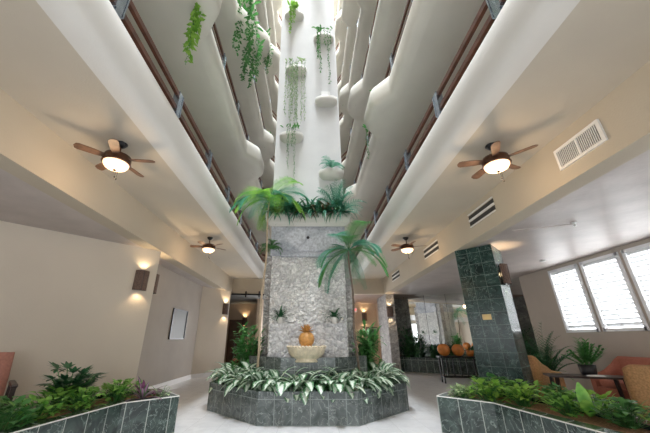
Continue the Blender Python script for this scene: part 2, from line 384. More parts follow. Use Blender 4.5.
# baseboards
def base(name, a, c, h=.14, th=.02):
    a = Vector(a); c = Vector(c); d = (c - a).normalized(); n = Vector((d.y, -d.x)) * th
    b = MB(); b.prism([tuple(a + n), tuple(c + n), tuple(c), tuple(a)], 0.001, h); struct(b.build(name, 'base_white'))
base('baseboard_left', (-4.095, 7.5), (-4.095, 11.69)); base('baseboard_left_far', (-4.09, 11.68), (-3.31, 12.92))
# window wall on the right
wins = [(7.6, 8.55), (6.5, 7.47), (5.4, 6.37), (4.3, 5.27), (3.2, 4.17), (2.1, 3.07)]
z0w, z1w = H + .2, H + 1.82
b = MB(); b.box(7, 7.12, .7, 9.85, 0, z0w); b.box(7, 7.12, .7, 9.85, z1w, ZL); b.box(7, 7.12, -7, -5.7, 0, ZL); b.box(7, 7.12, -5.7, .7, 2.9, ZL); b.box(7, 7.12, -5.7, .7, 0, .5)
ys = [.7] + [v for w in reversed(wins) for v in w] + [9.85]
for i in range(0, len(ys), 2): b.box(7, 7.12, ys[i], ys[i + 1], z0w, z1w)
struct(b.build('wall_right', 'plaster_taupe'))
for k, (y0, y1) in enumerate(wins):
    b = MB(); t = .05
    b.box(6.965, 7.10, y0 - .02, y0 + t, z0w - .02, z1w + .02); b.box(6.965, 7.10, y1 - t, y1 + .02, z0w - .02, z1w + .02)
    b.box(6.965, 7.10, y0, y1, z0w - .02, z0w + t); b.box(6.965, 7.10, y0, y1, z1w - t, z1w + .02)
    fr = struct(b.build('window_%d' % (k + 3), 'blind_white'))
    b = MB(); b.box(7.09, 7.095, y0, y1, z0w, z1w); p = b.build('pane', 'window_glass', fr)
    bl = thing('window_blind', 'white slatted blind in the %s lounge window' % ('far left', 'second from left', 'third from left', 'fourth from left', 'fifth from left', 'nearest')[k] , 'blind', (7.03, (y0 + y1) / 2, z0w), group='slatted blinds in the lounge windows')
    b = MB(); n = 15; hh = z1w - z0w - .12; w = (y1 - y0) / 2 - t - .01
    for i in range(n):
        zc = .07 + hh * (i + .5) / n
        b.box(-.052, .052, -w, w, zc - .005, zc + .005, rot=Matrix.Rotation(math.radians(46), 3, 'Y'))
    b.build('slats', 'blind_white', bl)
    b = MB(); b.box(-.03, .03, -w, w, z1w - z0w - .11, z1w - z0w - .055); b.build('headrail', 'blind_white', bl)
    b = MB(); b.tube([(-.045, 0, .07), (-.045, 0, z1w - z0w - .08)], .006, 5); b.build('tilt_rod', 'blind_white', bl)
b = MB()  # added frame for the rear fill lamp, hidden behind the pillar
for x in (-1.6, -.54, .5, 1.54): b.box(x, x + .06, 17.52, 17.58, 0, 2.8)
b.box(-1.6, 1.6, 17.52, 17.58, 2.75, 2.81); b.box(-1.6, 1.6, 17.52, 17.58, 0, .08); struct(b.build('window_11', 'black_metal'))
for k, x in ((9, 7.0), (10, -9.42)):  # invented side window frames behind the camera, for the two added fills
    b = MB()
    for y in (-5.7, -3.6, -1.45, .62): b.box(x, x + .08, y, y + .08, .5, 2.9)
    b.box(x, x + .08, -5.7, .7, .5, .57); b.box(x, x + .08, -5.7, .7, 2.83, 2.9); struct(b.build('window_%d' % k, 'blind_white'))
# mirrored walls at the far right
def mirror_wall(name, a, c, z0, z1, npan):
    a = Vector(a); c = Vector(c); d = (c - a).normalized(); n = Vector((-d.y, d.x)) * .05
    o = MB(); o.prism([tuple(a), tuple(c), tuple(c + n), tuple(a + n)], z0, z1); w = struct(o.build(name, 'mirror'))
    s = MB()
    for i in range(1, npan):
        q = a + (c - a) * i / npan; s.prism([tuple(q - d * .006 - n * .1), tuple(q + d * .006 - n * .1), tuple(q + d * .006), tuple(q - d * .006)], z0, z1)
    s.build('panel_seam', 'black_metal', w)
mirror_wall('wall_back_right', (3.85, 15.25), (7.0, 13.3), 0, ZL, 4)
mirror_wall('wall_right_far', (7.0, 13.3), (7.0, 9.86), 0, ZL, 3)
b = MB(); b.box(3.5, 3.86, 13.72, 15.5, 0, ZL); struct(b.build('wall_stone_jamb', 'side_stone'))
# corridors beyond the two openings
b = MB(); b.box(-9.5, -1.6, 17.6, 17.8, 0, ZL + .3); b.box(1.6, 7.6, 17.6, 17.8, 0, ZL + .3); b.box(-1.6, 1.6, 17.6, 17.8, 2.8, ZL + .3); struct(b.build('wall_back', 'corridor_warm'))
b = MB(); b.box(3.86, 4.0, 15.5, 17.6, 0, ZL); struct(b.build('wall_corridor_right', 'corridor_warm'))
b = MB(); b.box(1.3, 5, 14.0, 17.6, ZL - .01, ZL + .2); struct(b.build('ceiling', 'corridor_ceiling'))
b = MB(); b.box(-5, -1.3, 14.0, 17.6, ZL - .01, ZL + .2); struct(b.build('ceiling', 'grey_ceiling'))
b = MB(); b.box(-5.0, -4.8, 11.8, 17.6, 0, ZL); struct(b.build('wall_corridor_left', 'corridor_warm'))
b = MB(); b.box(-2.55, -2.3, 15.4, 17.6, 0, ZL); struct(b.build('wall_corridor_corner', 'corridor_warm'))

# ------------------------------------------------------------------ GALLERIES (one per side and storey)
def offs(path, d):
    """offset an open polyline to its right by d (mitred)"""
    out = []; n = len(path)
    for i, p in enumerate(path):
        p = Vector(p); ns = []
        if i > 0: e = (p - Vector(path[i - 1])).normalized(); ns.append(Vector((e.y, -e.x)))
        if i < n - 1: e = (Vector(path[i + 1]) - p).normalized(); ns.append(Vector((e.y, -e.x)))
        m = sum(ns, Vector((0, 0))).normalized(); k = m.dot(ns[0]); out.append(tuple(p + m * d / max(k, .5)))
    return out
PROF = [(.13, 0), (.06, .008), (-.01, .03), (-.075, .07), (-.105, .13), (-.12, .22), (-.125, .36), (-.12, .48), (-.09, .59), (-.05, .68), (-.02, .715), (.03, .72), (.06, .70), (.075, .45), (.08, .24)]
WORD = ['first', 'second', 'third', 'fourth', 'fifth', 'sixth', 'seventh', 'eighth', 'ninth']
PODS = {1: {'L': [3.2, 9.0], 'R': [6.4, 12.0]}, 0: {'L': [6.4, 12.0], 'R': [3.4, 9.1]}}
pod_spots = []
for lv in range(NLEV):
    z = ZS + F * lv
    for sg, S in ((-1, 'L'), (1, 'R')):
        sname = 'left' if sg < 0 else 'right'
        t = thing('balcony', '%s-hand balcony with white rounded parapet and brown rail, %s storey up' % (sname, WORD[lv]), 'balcony', (sg * 2.13, 4, z), 0, 'balconies around the atrium')
        pods = [] if lv == 0 else PODS[lv % 2][S]
        path = [(XR, -7)]
        for pc in pods: path += [(XR, pc - .82), (XR - .05, pc - .79), (XR - .34, pc - .44), (XR - .38, pc - .36), (XR - .38, pc + .36), (XR - .34, pc + .44), (XR - .05, pc + .79), (XR, pc + .82)]
        path += [(XR, 13.55), (1.5, 15.0), (0, 15.0)]
        # path runs with the outside on its right: going +Y the right is +X
        cols = [offs(path, d) for d, zz in PROF]
        # keep the parapet path at real shape; soffit/deck extend to the wall
        T = lambda x, y, zz: (sg * x - sg * 2.13, y - 4, zz)
        rows = [[T(x, y, PROF[k][1]) for (x, y) in cols[k]] for k in range(len(PROF))]
        if sg > 0: rows = [list(reversed(r)) for r in rows]
        b = MB(); b.grid(rows); b.build('parapet', 'plaster_white' if lv == 0 else 'plaster_shell_brightened', t, smooth=True)  # upper parapets carry the lightened plaster, the first a darker tone
        # soffit: flat slab following the edge out to the wall
        def slab(name, k, zz, zz2, mat):
            e = cols[k]; xe = 4.2 if lv else (3.6)
            ye = 18.5 if lv else 13.9
            b = MB(); r1 = []; r2 = []
            for (x, y) in e:
                if lv == 0 and y > 13.75:
                    x2, y2 = (xe, y)
                    r2.append((x, y))
                    r1.append((max(x, xe) if y < 13.9 else x + .9, y + .0 if y < 13.9 else y + .9)); continue
                r2.append((x, y)); r1.append((xe, y) if y < 13.9 else ((xe, ye) if x > .8 else (0, ye)))
            for q, flip in ((zz, False), (zz2, True)):
                rows = [[T(x, y, q) for x, y in r2], [T(x, y, q) for x, y in r1]]
                b.grid(rows)
            return b.build(name, mat, t)
        slab('soffit', 0, 0, .24, 'plaster_soffit_dimmed' if lv == 0 else 'plaster_shell_brightened')  # soffit tone split by storey to even out the light in colour
        # rails
        rp = [(XR, -7), (XR, 13.55), (1.5, 15.0), (0, 15.0)]
        for zz in (.80, 1.07):
            a_ = offs(rp, -.025); c_ = offs(rp, .025)
            b = MB(); rows = [[T(x, y, zz) for x, y in a_], [T(x, y, zz) for x, y in c_], [T(x, y, zz + .08) for x, y in c_], [T(x, y, zz + .08) for x, y in a_], [T(x, y, zz) for x, y in a_]]
            b.grid(rows); b.build('handrail', 'wood_rail', t)
        for k in range(9 if lv < 3 else (5 if lv < 6 else 0)):
            y = .55 + 1.6 * k if lv < 3 else 4 + 2.2 * k
            if y > 13.3: continue
            b = MB(); b.box(-.042, .042, y - .05 - 4, y + .05 - 4, .70, 1.155); b.box(-.05, .05, y - .075 - 4, y - .055 - 4, .74, 1.15); b.box(-.05, .05, y + .055 - 4, y + .075 - 4, .74, 1.15)
            b.build('rail_bracket', 'steel', t)
        for pc in pods:
            pod_spots.append((S, lv, sg * (XR - .20), pc, z))
            b = MB(); b.prism([(sg * (x) - sg * 2.13, y - 4) for x, y in ((XR, pc - .8), (XR - .32, pc - .35), (XR - .32, pc + .35), (XR, pc + .8))], .5, .62)
            b.build('planter_soil', 'soil', t)

# ------------------------------------------------------------------ CENTRAL PILLAR
def octa(cx, cy, r, k=None):
    k = k or r * math.tan(PI / 8)
    return [(cx + x, cy + y) for x, y in ((-k, -r), (k, -r), (r, -k), (r, k), (k, r), (-k, r), (-r, k), (-r, -k))]
CY = 7.5
t = thing('stone_pillar', 'tall central pillar, rough pale stone below and white plaster shaft above', 'pillar', (0, CY, 0))
b = MB(); b.box(-.88, .88, -.85, .85, ZS + .05, TOP + .3); b.build('plaster_shaft', 'shaft_white', t)
b = MB(); b.box(-.87, .87, -.86, .86, H + 1.79, ZS + .05); b.build('smooth_stone_band', 'smooth_stone', t)
b = MB()
def rough_box(b, x0, x1, y0, y1, z0, z1, st=.035, amp=.018, seed=1):
    rnd = random.Random(seed)
    def panel(f, n, m):
        rows = [[f(i / n, j / m) for i in range(n + 1)] for j in range(m + 1)]
        for j in range(m + 1):
            for i in range(n + 1):
                p, nn = rows[j][i]; e = 0 if i in (0, n) or j in (0, m) else 1
                rows[j][i] = Vector(p) + Vector(nn) * rnd.uniform(-amp, amp) * e
        b.grid(rows)
    nx = int((x1 - x0) / st); nz = int((z1 - z0) / st)
    panel(lambda u, v: ((x0 + (x1 - x0) * u, y0, z0 + (z1 - z0) * v), (0, -1, 0)), nx, nz)
    panel(lambda u, v: ((x1 - (x1 - x0) * u, y1, z0 + (z1 - z0) * v), (0, 1, 0)), nx, nz)
    panel(lambda u, v: ((x1, y0 + (y1 - y0) * u, z0 + (z1 - z0) * v), (1, 0, 0)), nx, nz)
    panel(lambda u, v: ((x0, y1 - (y1 - y0) * u, z0 + (z1 - z0) * v), (-1, 0, 0)), nx, nz)
    b.face([(x0, y0, z1), (x1, y0, z1), (x1, y1, z1), (x0, y1, z1)])
rough_box(b, -.83, .83, -.83, .83, .9, H + 1.79, seed=3); b.build('rough_stone_facing', 'rough_stone', t)
b = MB(); rough_box(b, -.80, .80, -.93, .93, .3, H + .32, amp=.01, seed=5); b.build('stone_base_block', 'block_stone', t)
b = MB(); b.box(-.62, .62, -.92, .92, H + 1.76, H + 1.83); b.build('ledge', 'smooth_stone', t)
b = MB(); b.box(-.5, .5, -.885, .885, H + 1.9, ZS - .15); b.build('stone_panel', 'smooth_stone', t)
b = MB(); b.tube([(0, -.9, H + 2.22), (0, -.86, H + 2.22)], .035, 10); b.build('water_spout', 'black_metal', t)
for x in (-1.02, 1.02): b = MB(); rough_box(b, x - .13, x + .13, .45, .8, 0.3, ZS - .35, amp=.008, st=.06, seed=9); b.build('side_pilaster', 'side_stone', t)
tr = thing('plaster_trough', 'long white plaster planter trough around the top of the stone', 'planter', (0, CY, H + 2.50))
b = MB(); prof = []
out = lambda r: [(-r, -r), (r, -r), (r, r), (-r, r)]
for (r0, r1, z0, z1) in ((.90, .98, 0, .07), (.98, 1.01, .07, .2), (1.01, 1.01, .2, .36)):
    for i in range(4):
        a, c = out(r0)[i], out(r0)[(i + 1) % 4]; e, g = out(r1)[i], out(r1)[(i + 1) % 4]
        b.face([(*a, z0), (*c, z0), (*g, z1), (*e, z1)])
b.ring(out(1.01), out(.96), .30, .37)
for i in range(4): a, c = out(.90)[i], out(.90)[(i + 1) % 4]; e, g = out(.885)[i], out(.885)[(i + 1) % 4]; b.face([(*e, 0), (*g, 0), (*c, 0), (*a, 0)])
b.build('trough_shell', 'plaster_white', tr)
b = MB(); b.ring(out(.96), out(.885), .24, .33); b.build('trough_soil', 'soil', tr)

# small planter pods on the shaft
def pod(label, x, z, w=.66):
    t = thing('wall_pod', label, 'planter', (x, CY - .853, z), group='plaster pods on the shaft')
    b = MB(); rows = []
    for (k, zz) in ((.05, -.13), (.62, -.12), (.82, -.07), (.94, .0), (1, .10), (.9, .10), (.88, .03)):
        rows.append([(w / 2 * k * math.cos(a), -.25 * k * math.sin(a) ** .7 if 0 < a < PI else 0, zz) for a in [PI * i / 12 for i in range(13)]])
    b.grid(rows); b.build('pod_shell', 'plaster_white', t, smooth=True)
    b = MB(); b.face([(w / 2 * .88 * math.cos(a), -.22 * math.sin(a), .03) for a in [PI * i / 12 for i in range(13)]]); b.build('soil', 'soil', t)
    return t
podlist = [(.50, H + 8.9, 'white plaster pod on the shaft with vines hanging both sides, upper right'),
           (.52, H + 6.3, 'empty white plaster pod on the right of the shaft holding a small box'),
           (-.36, H + 7.5, 'white plaster pod left of the shaft with pale trailing strands'),
           (-.46, H + 10.0, 'highest white plaster pod in view with a short green tuft'),
           (-.45, H + 5.05, 'lowest left white plaster pod with a sparse plant'),
           (.60, H + 3.9, 'lowest right white plaster pod just above the fern trough'),
           (.30, H + 11.9, 'white plaster pod at the very top of the shaft')]
for x, z, l in podlist: pod(l, x, z)
b = MB(); b.box(-.13, .13, -.07, .07, 0, .26); o = b.build('utility_box', 'detector_white', bevel=.01); o.location = (.50, CY - .853 - .09, H + 6.36)
tag(o, 'small white square box standing in the empty pod on the shaft', 'box')

# ------------------------------------------------------------------ OCTAGONAL FOUNTAIN PLANTER
t = thing('octagonal_planter', 'large octagonal planter clad in grey-green marble around the pillar', 'planter', (0, CY, 0))
b = MB(); b.ring(octa(0, 0, 1.95), octa(0, 0, 1.78), 0.002, .466); b.build('marble_wall', 'grey_marble', t)
b = MB(); b.ring(octa(0, 0, 1.957), octa(0, 0, 1.775), .462, .474); b.build('marble_cap', 'grey_marble', t)
b = MB(); b.ring(octa(0, 0, 1.775), octa(0, 0, 1.27), .2, .38); b.build('planting_soil', 'soil', t)
t = thing('fountain_basin', 'raised inner basin of dark tile at the foot of the stone pillar', 'fountain', (0, CY, 0))
b = MB(); b.ring(octa(0, 0, 1.25), octa(0, 0, 1.08), .1, .94); b.build('basin_wall', 'grey_marble', t)
b = MB(); b.prism(octa(0, 0, 1.08), .82, .86); b.build('water_surface', 'water', t)
# pineapple fountain
t = thing('pineapple_fountain', 'golden pineapple finial in a scalloped stone bowl', 'fountain', (-.03, CY - 1.12, .86))
b = MB(); b.lathe([(.10, 0), (.24, .0), (.25, .02), (.23, .05), (.29, .09), (.335, .14), (.36, .21), (.375, .25), (.37, .275), (.33, .275), (.31, .24), (.12, .22), (0, .22)], n=72, lobes=24, la=.02)
b.build('bowl', 'fountain_stone', t, smooth=True)
b = MB()
for i in range(36):
    a = 2 * PI * i / 36; b.lathe([(0, -.022), (.022, -.015), (.03, 0), (.022, .018), (0, .024)], (.365 * math.cos(a), .365 * math.sin(a), .268), 8)
b.build('bowl_rim', 'fountain_stone', t, smooth=True)
b = MB(); b.lathe([(.0, .22), (.13, .22), (.13, .27), (.105, .29), (.09, .30)], n=24); b.build('pedestal', 'terracotta_gold', t, smooth=True)
b = MB(); rows = []; nz = 20; na = 30
for j in range(nz + 1):
    v = j / nz; r = .15 * math.sin(PI * (.14 + .74 * v)) ** .55
    rows.append([((r * (1 + .09 * abs(math.sin(5 * a + v * 9)) * abs(math.sin(5 * a - v * 9)))) * math.cos(a), (r * (1 + .09 * abs(math.sin(5 * a + v * 9)) * abs(math.sin(5 * a - v * 9)))) * math.sin(a), .29 + .24 * v) for a in [2 * PI * i / na for i in range(na)]])
b.grid(rows, closed=True); b.build('pineapple_body', 'terracotta_gold', t, smooth=True)
b = MB()
for ring_, (n, el, L) in enumerate(((10, .45, .15), (9, .9, .17), (6, 1.35, .17))):
    for i in range(n): a = 2 * PI * i / n + ring_ * .4; b.leaf((.03 * math.cos(a), .03 * math.sin(a), .52), (math.cos(a) * math.cos(el), math.sin(a) * math.cos(el), math.sin(el)), L, .055, .35, 3, fold=.3)
b.build('pineapple_crown', 'terracotta_gold', t)

# ------------------------------------------------------------------ SIDE PLANTERS
def side_planter(sg, label):
    poly = [(1.95, 5.19), (2.5, 4.65), (2.70, 3.26), (2.92, 1.3), (3.58, 1.3), (3.55, 4.9), (3.2, 5.7), (2.62, 5.95)]
    inn = [(2.22, 5.21), (2.64, 4.78), (2.87, 3.33), (3.09, 1.4), (3.42, 1.4), (3.39, 4.75), (3.1, 5.5), (2.70, 5.72)]
    P = [(sg * x, y) for x, y in poly]; I = [(sg * x, y) for x, y in inn]
    if sg < 0: P = [P[0]] + P[:0:-1]; I = [I[0]] + I[:0:-1]
    t = thing('marble_planter', label, 'planter', (0, 0, 0), group='green marble planters')
    b = MB(); b.ring(P, I, .002, .462); b.build('marble_wall', 'green_marble', t)
    b = MB(); b.ring([(x * 1.0, y) for x, y in P], I, .4621, .470); b.build('cap_tile', 'green_marble', t)
    b = MB(); n = len(P)
    for i in range(n):
        a, c = P[i], P[(i + 1) % n]; b.tube([(*a, .466), (*c, .466)], .007, 6)
    b.build('pale_edge_trim', 'vent_white', t)
    b = MB(); b.prism(I, .25, .42); b.build('mulch_bed', 'mulch', t)
    return t
side_planter(-1, 'left green marble planter with a pointed end, full of leafy plants')
side_planter(1, 'right green marble planter with a pointed end, below the lounge')

# ------------------------------------------------------------------ TILED PIER
pA, pB, pC, pD = (XC, 6.73), (3.98, 6.19), (4.52, 6.73), (3.98, 7.27)
t = thing('marble_pier', 'square pier clad in dark green marble tiles beside the lounge', 'pillar', (3.98, 6.73, 0), 0)
b = MB(); b.prism([(x - 3.98, y - 6.73) for x, y in (pA, pB, pC, pD)], .002, ZL - .002); b.build('tile_cladding', 'pier_marble', t)
def on_face(o, a, c, u, z, out=.0, zr=0):
    """place object o on vertical face a->c (outside on the right)"""
    a = Vector(a); c = Vector(c); d = (c - a).normalized(); n = Vector((d.y, -d.x)); p = a + d * u + n * out
    o.location = (p.x, p.y, z); o.rotation_euler = (0, 0, math.atan2(d.y, d.x))
o = MB(); o.box(-.085, .085, -.012, 0, -.055, .055); pl = o.build('brass_plaque', 'brass', bevel=.004); tag(pl, 'small brass plaque fixed to the dark green tiled pier', 'plaque'); on_face(pl, pA, pB, .38, H + .44, .001)

# ------------------------------------------------------------------ SCONCES
def make_sconce(label):
    t = thing('wall_sconce', label, 'wall lamp', group='woven wall sconces throwing light up and down')
    b = MB(); b.box(-.13, .13, -.012, -.001, -.2, .2); b.build('back_plate', 'black_metal', t)
    b = MB()
    rows = [[(r * math.cos(a), -.02 - .11 * math.sin(a) * r / .14, z) for a in [PI * i / 14 for i in range(15)]] for r, z in ((.14, -.21), (.14, .21), (.13, .21), (.13, -.21), (.14, -.21))]
    b.grid(rows); b.build('woven_shade', 'sconce_weave', t)
    b = MB()
    for i in (-1, 0, 1): b.box(-.005 + i * .07, .005 + i * .07, -.138 + .03 * abs(i), -.125 + .03 * abs(i), -.215, .215)
    b.box(-.12, .12, -.08, -.06, -.214, -.2); b.build('shade_strips', 'wood_dark', t)
    b = MB(); b.lathe([(0, -.05), (.03, -.03), (.035, 0), (.03, .03), (0, .05)], (0, -.065, 0), 10); b.build('bulb', 'lamp_glow', t, smooth=True)
    return t
def sconce_light(o, power):
    for s_, nm in ((1, 'up'), (-1, 'down')):
        l = bpy.data.lights.new('sconce_light_' + nm, 'SPOT'); l.energy = power; l.color = (1, .74, .45); l.spot_size = math.radians(115); l.spot_blend = .6; l.shadow_soft_size = .03
        q = bpy.data.objects.new('sconce_light_' + nm, l); COL.objects.link(q); q.parent = o; q.location = (0, -.075, .215 * s_); q.rotation_euler = (PI if s_ > 0 else 0, 0, 0)
s0 = None
sc_list = [((-5.34, 4.78 + .0), (-XC - .02, 6.75), None, 2.42, H + 1.2, 'woven wall sconce on the left lounge wall beside its corner', 12),
           ((-XC - .02, 6.75), (-4.10, 7.41), None, .22, H + 1.2, 'woven wall sconce just round the corner of the left lounge wall', 20),
           ((-4.10, 11.7), (-3.31, 12.94), None, 1.25, H + 1.18, 'woven wall sconce at the left edge of the far passage', 22),
           (pB, pC, None, .36, H + 1.32, 'woven wall sconce on the right side of the tiled pier', 22),
           ((3.50, 13.72), (3.86, 13.72), None, .12, H + 1.15, 'woven wall sconce on the far stone jamb by the mirrors', 16),
           ((-2.55, 15.4), (-2.3, 15.4), None, -.30, H + .95, 'woven wall sconce inside the left-hand far passage', 20),
           ((2.0, 17.6), (5, 17.6), None, 1.18, H + 1.2, 'woven wall sconce above the picture in the right-hand far passage', 20)]
for i, (a, c, _, u, z, lab, pw) in enumerate(sc_list):
    if s0 is None: s0 = make_sconce(lab); o = s0; 
    else: o = dup(s0, (0, 0, 0), label=lab)
    if i == 5: a, c, u = (-4.8, 17.6), (-2.55, 17.6), 1.25
    on_face(o, a, c, u, z, .002)
    sc_list[i] = (o, pw)
for o, pw in sc_list: sconce_light(o, min(pw * .5, 11))

# ------------------------------------------------------------------ CEILING FANS
def make_fan(label):
    t = thing('ceiling_fan', label, 'ceiling fan', group='bronze ceiling fans under the first balcony')
    b = MB(); b.lathe([(0, 0), (.085, 0), (.085, -.015), (.06, -.05), (.03, -.07), (0, -.07)], n=24); b.build('canopy', 'black_metal', t, smooth=True)
    b = MB(); b.tube([(0, 0, -.06), (0, 0, -.2)], .014, 8); b.build('downrod', 'bronze', t)
    b = MB(); b.lathe([(0, -.17), (.05, -.18), (.12, -.20), (.185, -.22), (.195, -.26), (.19, -.30), (.20, -.315), (.205, -.33), (.18, -.335), (0, -.335)], n=32); mh = b.build('motor_housing', 'bronze', t, smooth=True)
    for k in range(5):
        a = 2 * PI * k / 5 + .12
        R = Matrix.Rotation(a, 3, 'Z') @ Matrix.Rotation(math.radians(12), 3, 'X')
        b = MB()
        pts = [(.19, -.045), (.3, -.06), (.5, -.065), (.54, -.05), (.56, 0), (.54, .05), (.5, .065), (.3, .06), (.19, .045)]
        for zz, fl in ((.004, 1), (-.004, -1)):
            q = [tuple(R @ Vector((x, y, zz)) + Vector((0, 0, -.262))) for x, y in pts]; b.face(q if fl > 0 else q[::-1])
        for i in range(len(pts)):
            (x, y), (x2, y2) = pts[i], pts[(i + 1) % len(pts)]
            b.face([tuple(R @ Vector(v) + Vector((0, 0, -.262))) for v in ((x, y, -.004), (x2, y2, -.004), (x2, y2, .004), (x, y, .004))])
        b.build('blade', 'blade_wood', t)
    b = MB(); b.lathe([(.178, -.332), (.175, -.355), (.15, -.39), (.10, -.415), (.04, -.428), (0, -.43)], n=32); b.build('light_bowl', 'bowl_glass', t, smooth=True)
    b = MB(); b.lathe([(0, -.42), (.02, -.43), (.02, -.445), (0, -.455)], n=12); b.build('finial', 'black_metal', t, smooth=True)
    for x in (.03, .06):
        b = MB(); b.tube([(x, 0, -.41), (x, 0, -.50 - x)], .0025, 4); b.lathe([(0, -.50 - x), (.012, -.51 - x), (.012, -.525 - x), (0, -.535 - x)], (x, 0, 0), 8); b.build('pull_chain', 'black_metal', t)
    return t
fans = [(-2.67, 3.52, 'near left bronze ceiling fan with glowing bowl light'), (2.65, 3.56, 'near right bronze ceiling fan with glowing bowl light'),
        (-2.69, 7.73, 'far left bronze ceiling fan with glowing bowl light'), (2.69, 7.75, 'far right bronze ceiling fan with glowing bowl light')]
f0 = make_fan(fans[0][2]); f0.location = (fans[0][0], fans[0][1], ZS - .001); f0.scale = (.9, .9, 1); fl = [f0]
for i, (x, y, l) in enumerate(fans[1:]): fl.append(dup(f0, (x, y, ZS - .001), rz=.3 * (i + 1), label=l))
for o in fl:
    l = bpy.data.lights.new('fan_light', 'POINT'); l.energy = 10; l.color = (1, .70, .42); l.shadow_soft_size = .12
    q = bpy.data.objects.new('fan_light', l); COL.objects.link(q); q.parent = o; q.location = (0, 0, -.60)

# ------------------------------------------------------------------ VENTS on the right beam face
def vent(label, y0, y1, z0, z1, white, grp='air vents in the right-hand beam'):
    t = thing('air_vent', label, 'vent', (XC, (y0 + y1) / 2, (z0 + z1) / 2), group=grp)
    w = (y1 - y0) / 2; h = (z1 - z0) / 2
    if white:
        b = MB(); b.box(-.012, -.001, -w, w, -h, h); b.build('vent_cavity', 'vent_dark', t)
        b = MB(); e = .035
        for (a0, a1, c0, c1) in ((-w - e, w + e, h, h + e), (-w - e, w + e, -h - e, -h), (-w - e, -w, -h, h), (w, w + e, -h, h), (-.012, .012, -h, h)): b.box(-.03, -.002, a0, a1, c0, c1)
        b.build('vent_frame', 'vent_white', t)
        b = MB(); n = 24
        for i in range(n): y = -w + 2 * w * (i + .5) / n; b.box(-.022, -.012, y - .005, y + .004, -h, h)
        b.build('louvers', 'vent_white', t)
    else:
        b = MB(); 
        for k in (-1, 1): b.box(-.008, -.001, -w, w, k * h * .55 - h * .3, k * h * .55 + h * .3)
        b.build('slots', 'vent_dark', t)
        b = MB()
        for c0, c1 in ((h, h + .02), (-h - .02, -h), (-.02, .02)): b.box(-.022, -.001, -w, w, c0, c1)
        b.build('vent_frame', 'vent_white', t)
vent('white louvered return-air grille, nearest the camera on the right beam', 2.82, 3.42, H + 2.15, H + 2.38, True)
vent('dark double-slot vent on the right beam, beside the near fan', 4.95, 5.85, H + 2.2, H + 2.45, False)
vent('dark double-slot vent on the right beam, beside the far fan', 7.5, 8.5, H + 2.2, H + 2.45, False)
vent('smallest dark double-slot vent at the far end of the right beam', 11.1, 12.1, H + 2.2, H + 2.45, False)
# sprinkler pipe and detector on the right low ceiling
t = thing('sprinkler_pipe', 'slim sprinkler pipe with a head under the right low ceiling', 'pipe', (4.6, 4.9, ZL))
b = MB(); b.tube([(-.75, .35, -.03), (.1, 0, -.03)], .012, 6); b.build('pipe', 'plaster_mauve', t)
b = MB(); b.lathe([(0, 0), (.04, 0), (.045, -.02), (.015, -.03), (.015, -.06), (.03, -.07), (0, -.075)], (.12, -.01, 0), 14); b.build('sprinkler_head', 'detector_white', t)
b = MB(); b.lathe([(0, 0), (.07, 0), (.07, -.02), (.05, -.04), (0, -.045)], n=20); o = b.build('smoke_detector', 'detector_white', smooth=True); o.location = (6.15, 7.6, ZL - .001)
tag(o, 'round white smoke detector on the ceiling near the lounge windows', 'smoke detector')

# ------------------------------------------------------------------ PICTURES, PASSAGE FITTINGS
def picture(name, label, w, h, cat, art='picture_art', fr='black_metal', matt=True):
    t = thing(name, label, cat); e = .035
    b = MB()
    for a0, a1, c0, c1 in ((-w / 2, w / 2, h / 2 - e, h / 2), (-w / 2, w / 2, -h / 2, -h / 2 + e), (-w / 2, -w / 2 + e, -h / 2, h / 2), (w / 2 - e, w / 2, -h / 2, h / 2)): b.box(a0, a1, -.035, -.001, c0, c1)
    b.build('frame', fr, t)
    b = MB(); b.box(-w / 2 + e, w / 2 - e, -.012, -.002, -h / 2 + e, h / 2 - e); b.build('panel', 'picture_mat' if matt else art, t)
    if matt: b = MB(); b.box(-w / 2 + 3 * e, w / 2 - 3 * e, -.016, -.0125, -h / 2 + 3 * e, h / 2 - 3 * e); b.build('print', art, t)
    return t
o = picture('framed_mirror', 'dark-framed mirror on the left-hand hallway wall', 1.15, .88, 'mirror', 'glass_dark', matt=False); on_face(o, (-4.10, 7.41), (-4.10, 11.7), 2.55, H + .46, .002)
# (that wall faces +X)
o = picture('framed_picture', 'small framed picture on the right-hand far passage wall', .66, .48, 'picture', fr='wood_dark'); on_face(o, (2.0, 17.6), (5, 17.6), 1.55, H + .42, .002)
t = thing('sprinkler_pipework', 'black sprinkler pipe with fittings across the left far opening', 'pipe', (-2.7, 13.66, ZL - .02))
b = MB(); b.tube([(-.75, 0, 0), (.95, 0, -.03)], .035, 8); b.build('pipe', 'black_metal', t)
for x in (-.1, .5): b = MB(); b.tube([(x, 0, .12), (x, 0, -.14)], .03, 8); b.build('pipe_fitting', 'black_metal', t)
# dark doors
b = MB(); b.box(-.45, .45, -.06, -.01, 0, 2.3); b.box(-.38, .38, -.075, -.055, .2, 1.0); b.box(-.38, .38, -.075, -.055, 1.15, 2.15)
d1 = struct(b.build('door_1', 'door_wood')); d1.location = (-3.95, 17.6, .002)
b = MB(); b.tube([(.36, -.075, 1.0), (.36, -.13, 1.0), (.30, -.13, 1.0)], .012, 6); b.build('door_handle', 'brass', d1)
b = MB(); b.box(-.05, -.01, -.45, .45, 0, 2.2); d2 = struct(b.build('door_2', 'door_wood')); d2.location = (3.86, 16.4, .002)
b = MB(); b.tube([(-.05, .36, 1.0), (-.10, .36, 1.0), (-.10, .28, 1.0)], .012, 6); b.build('door_handle', 'brass', d2)
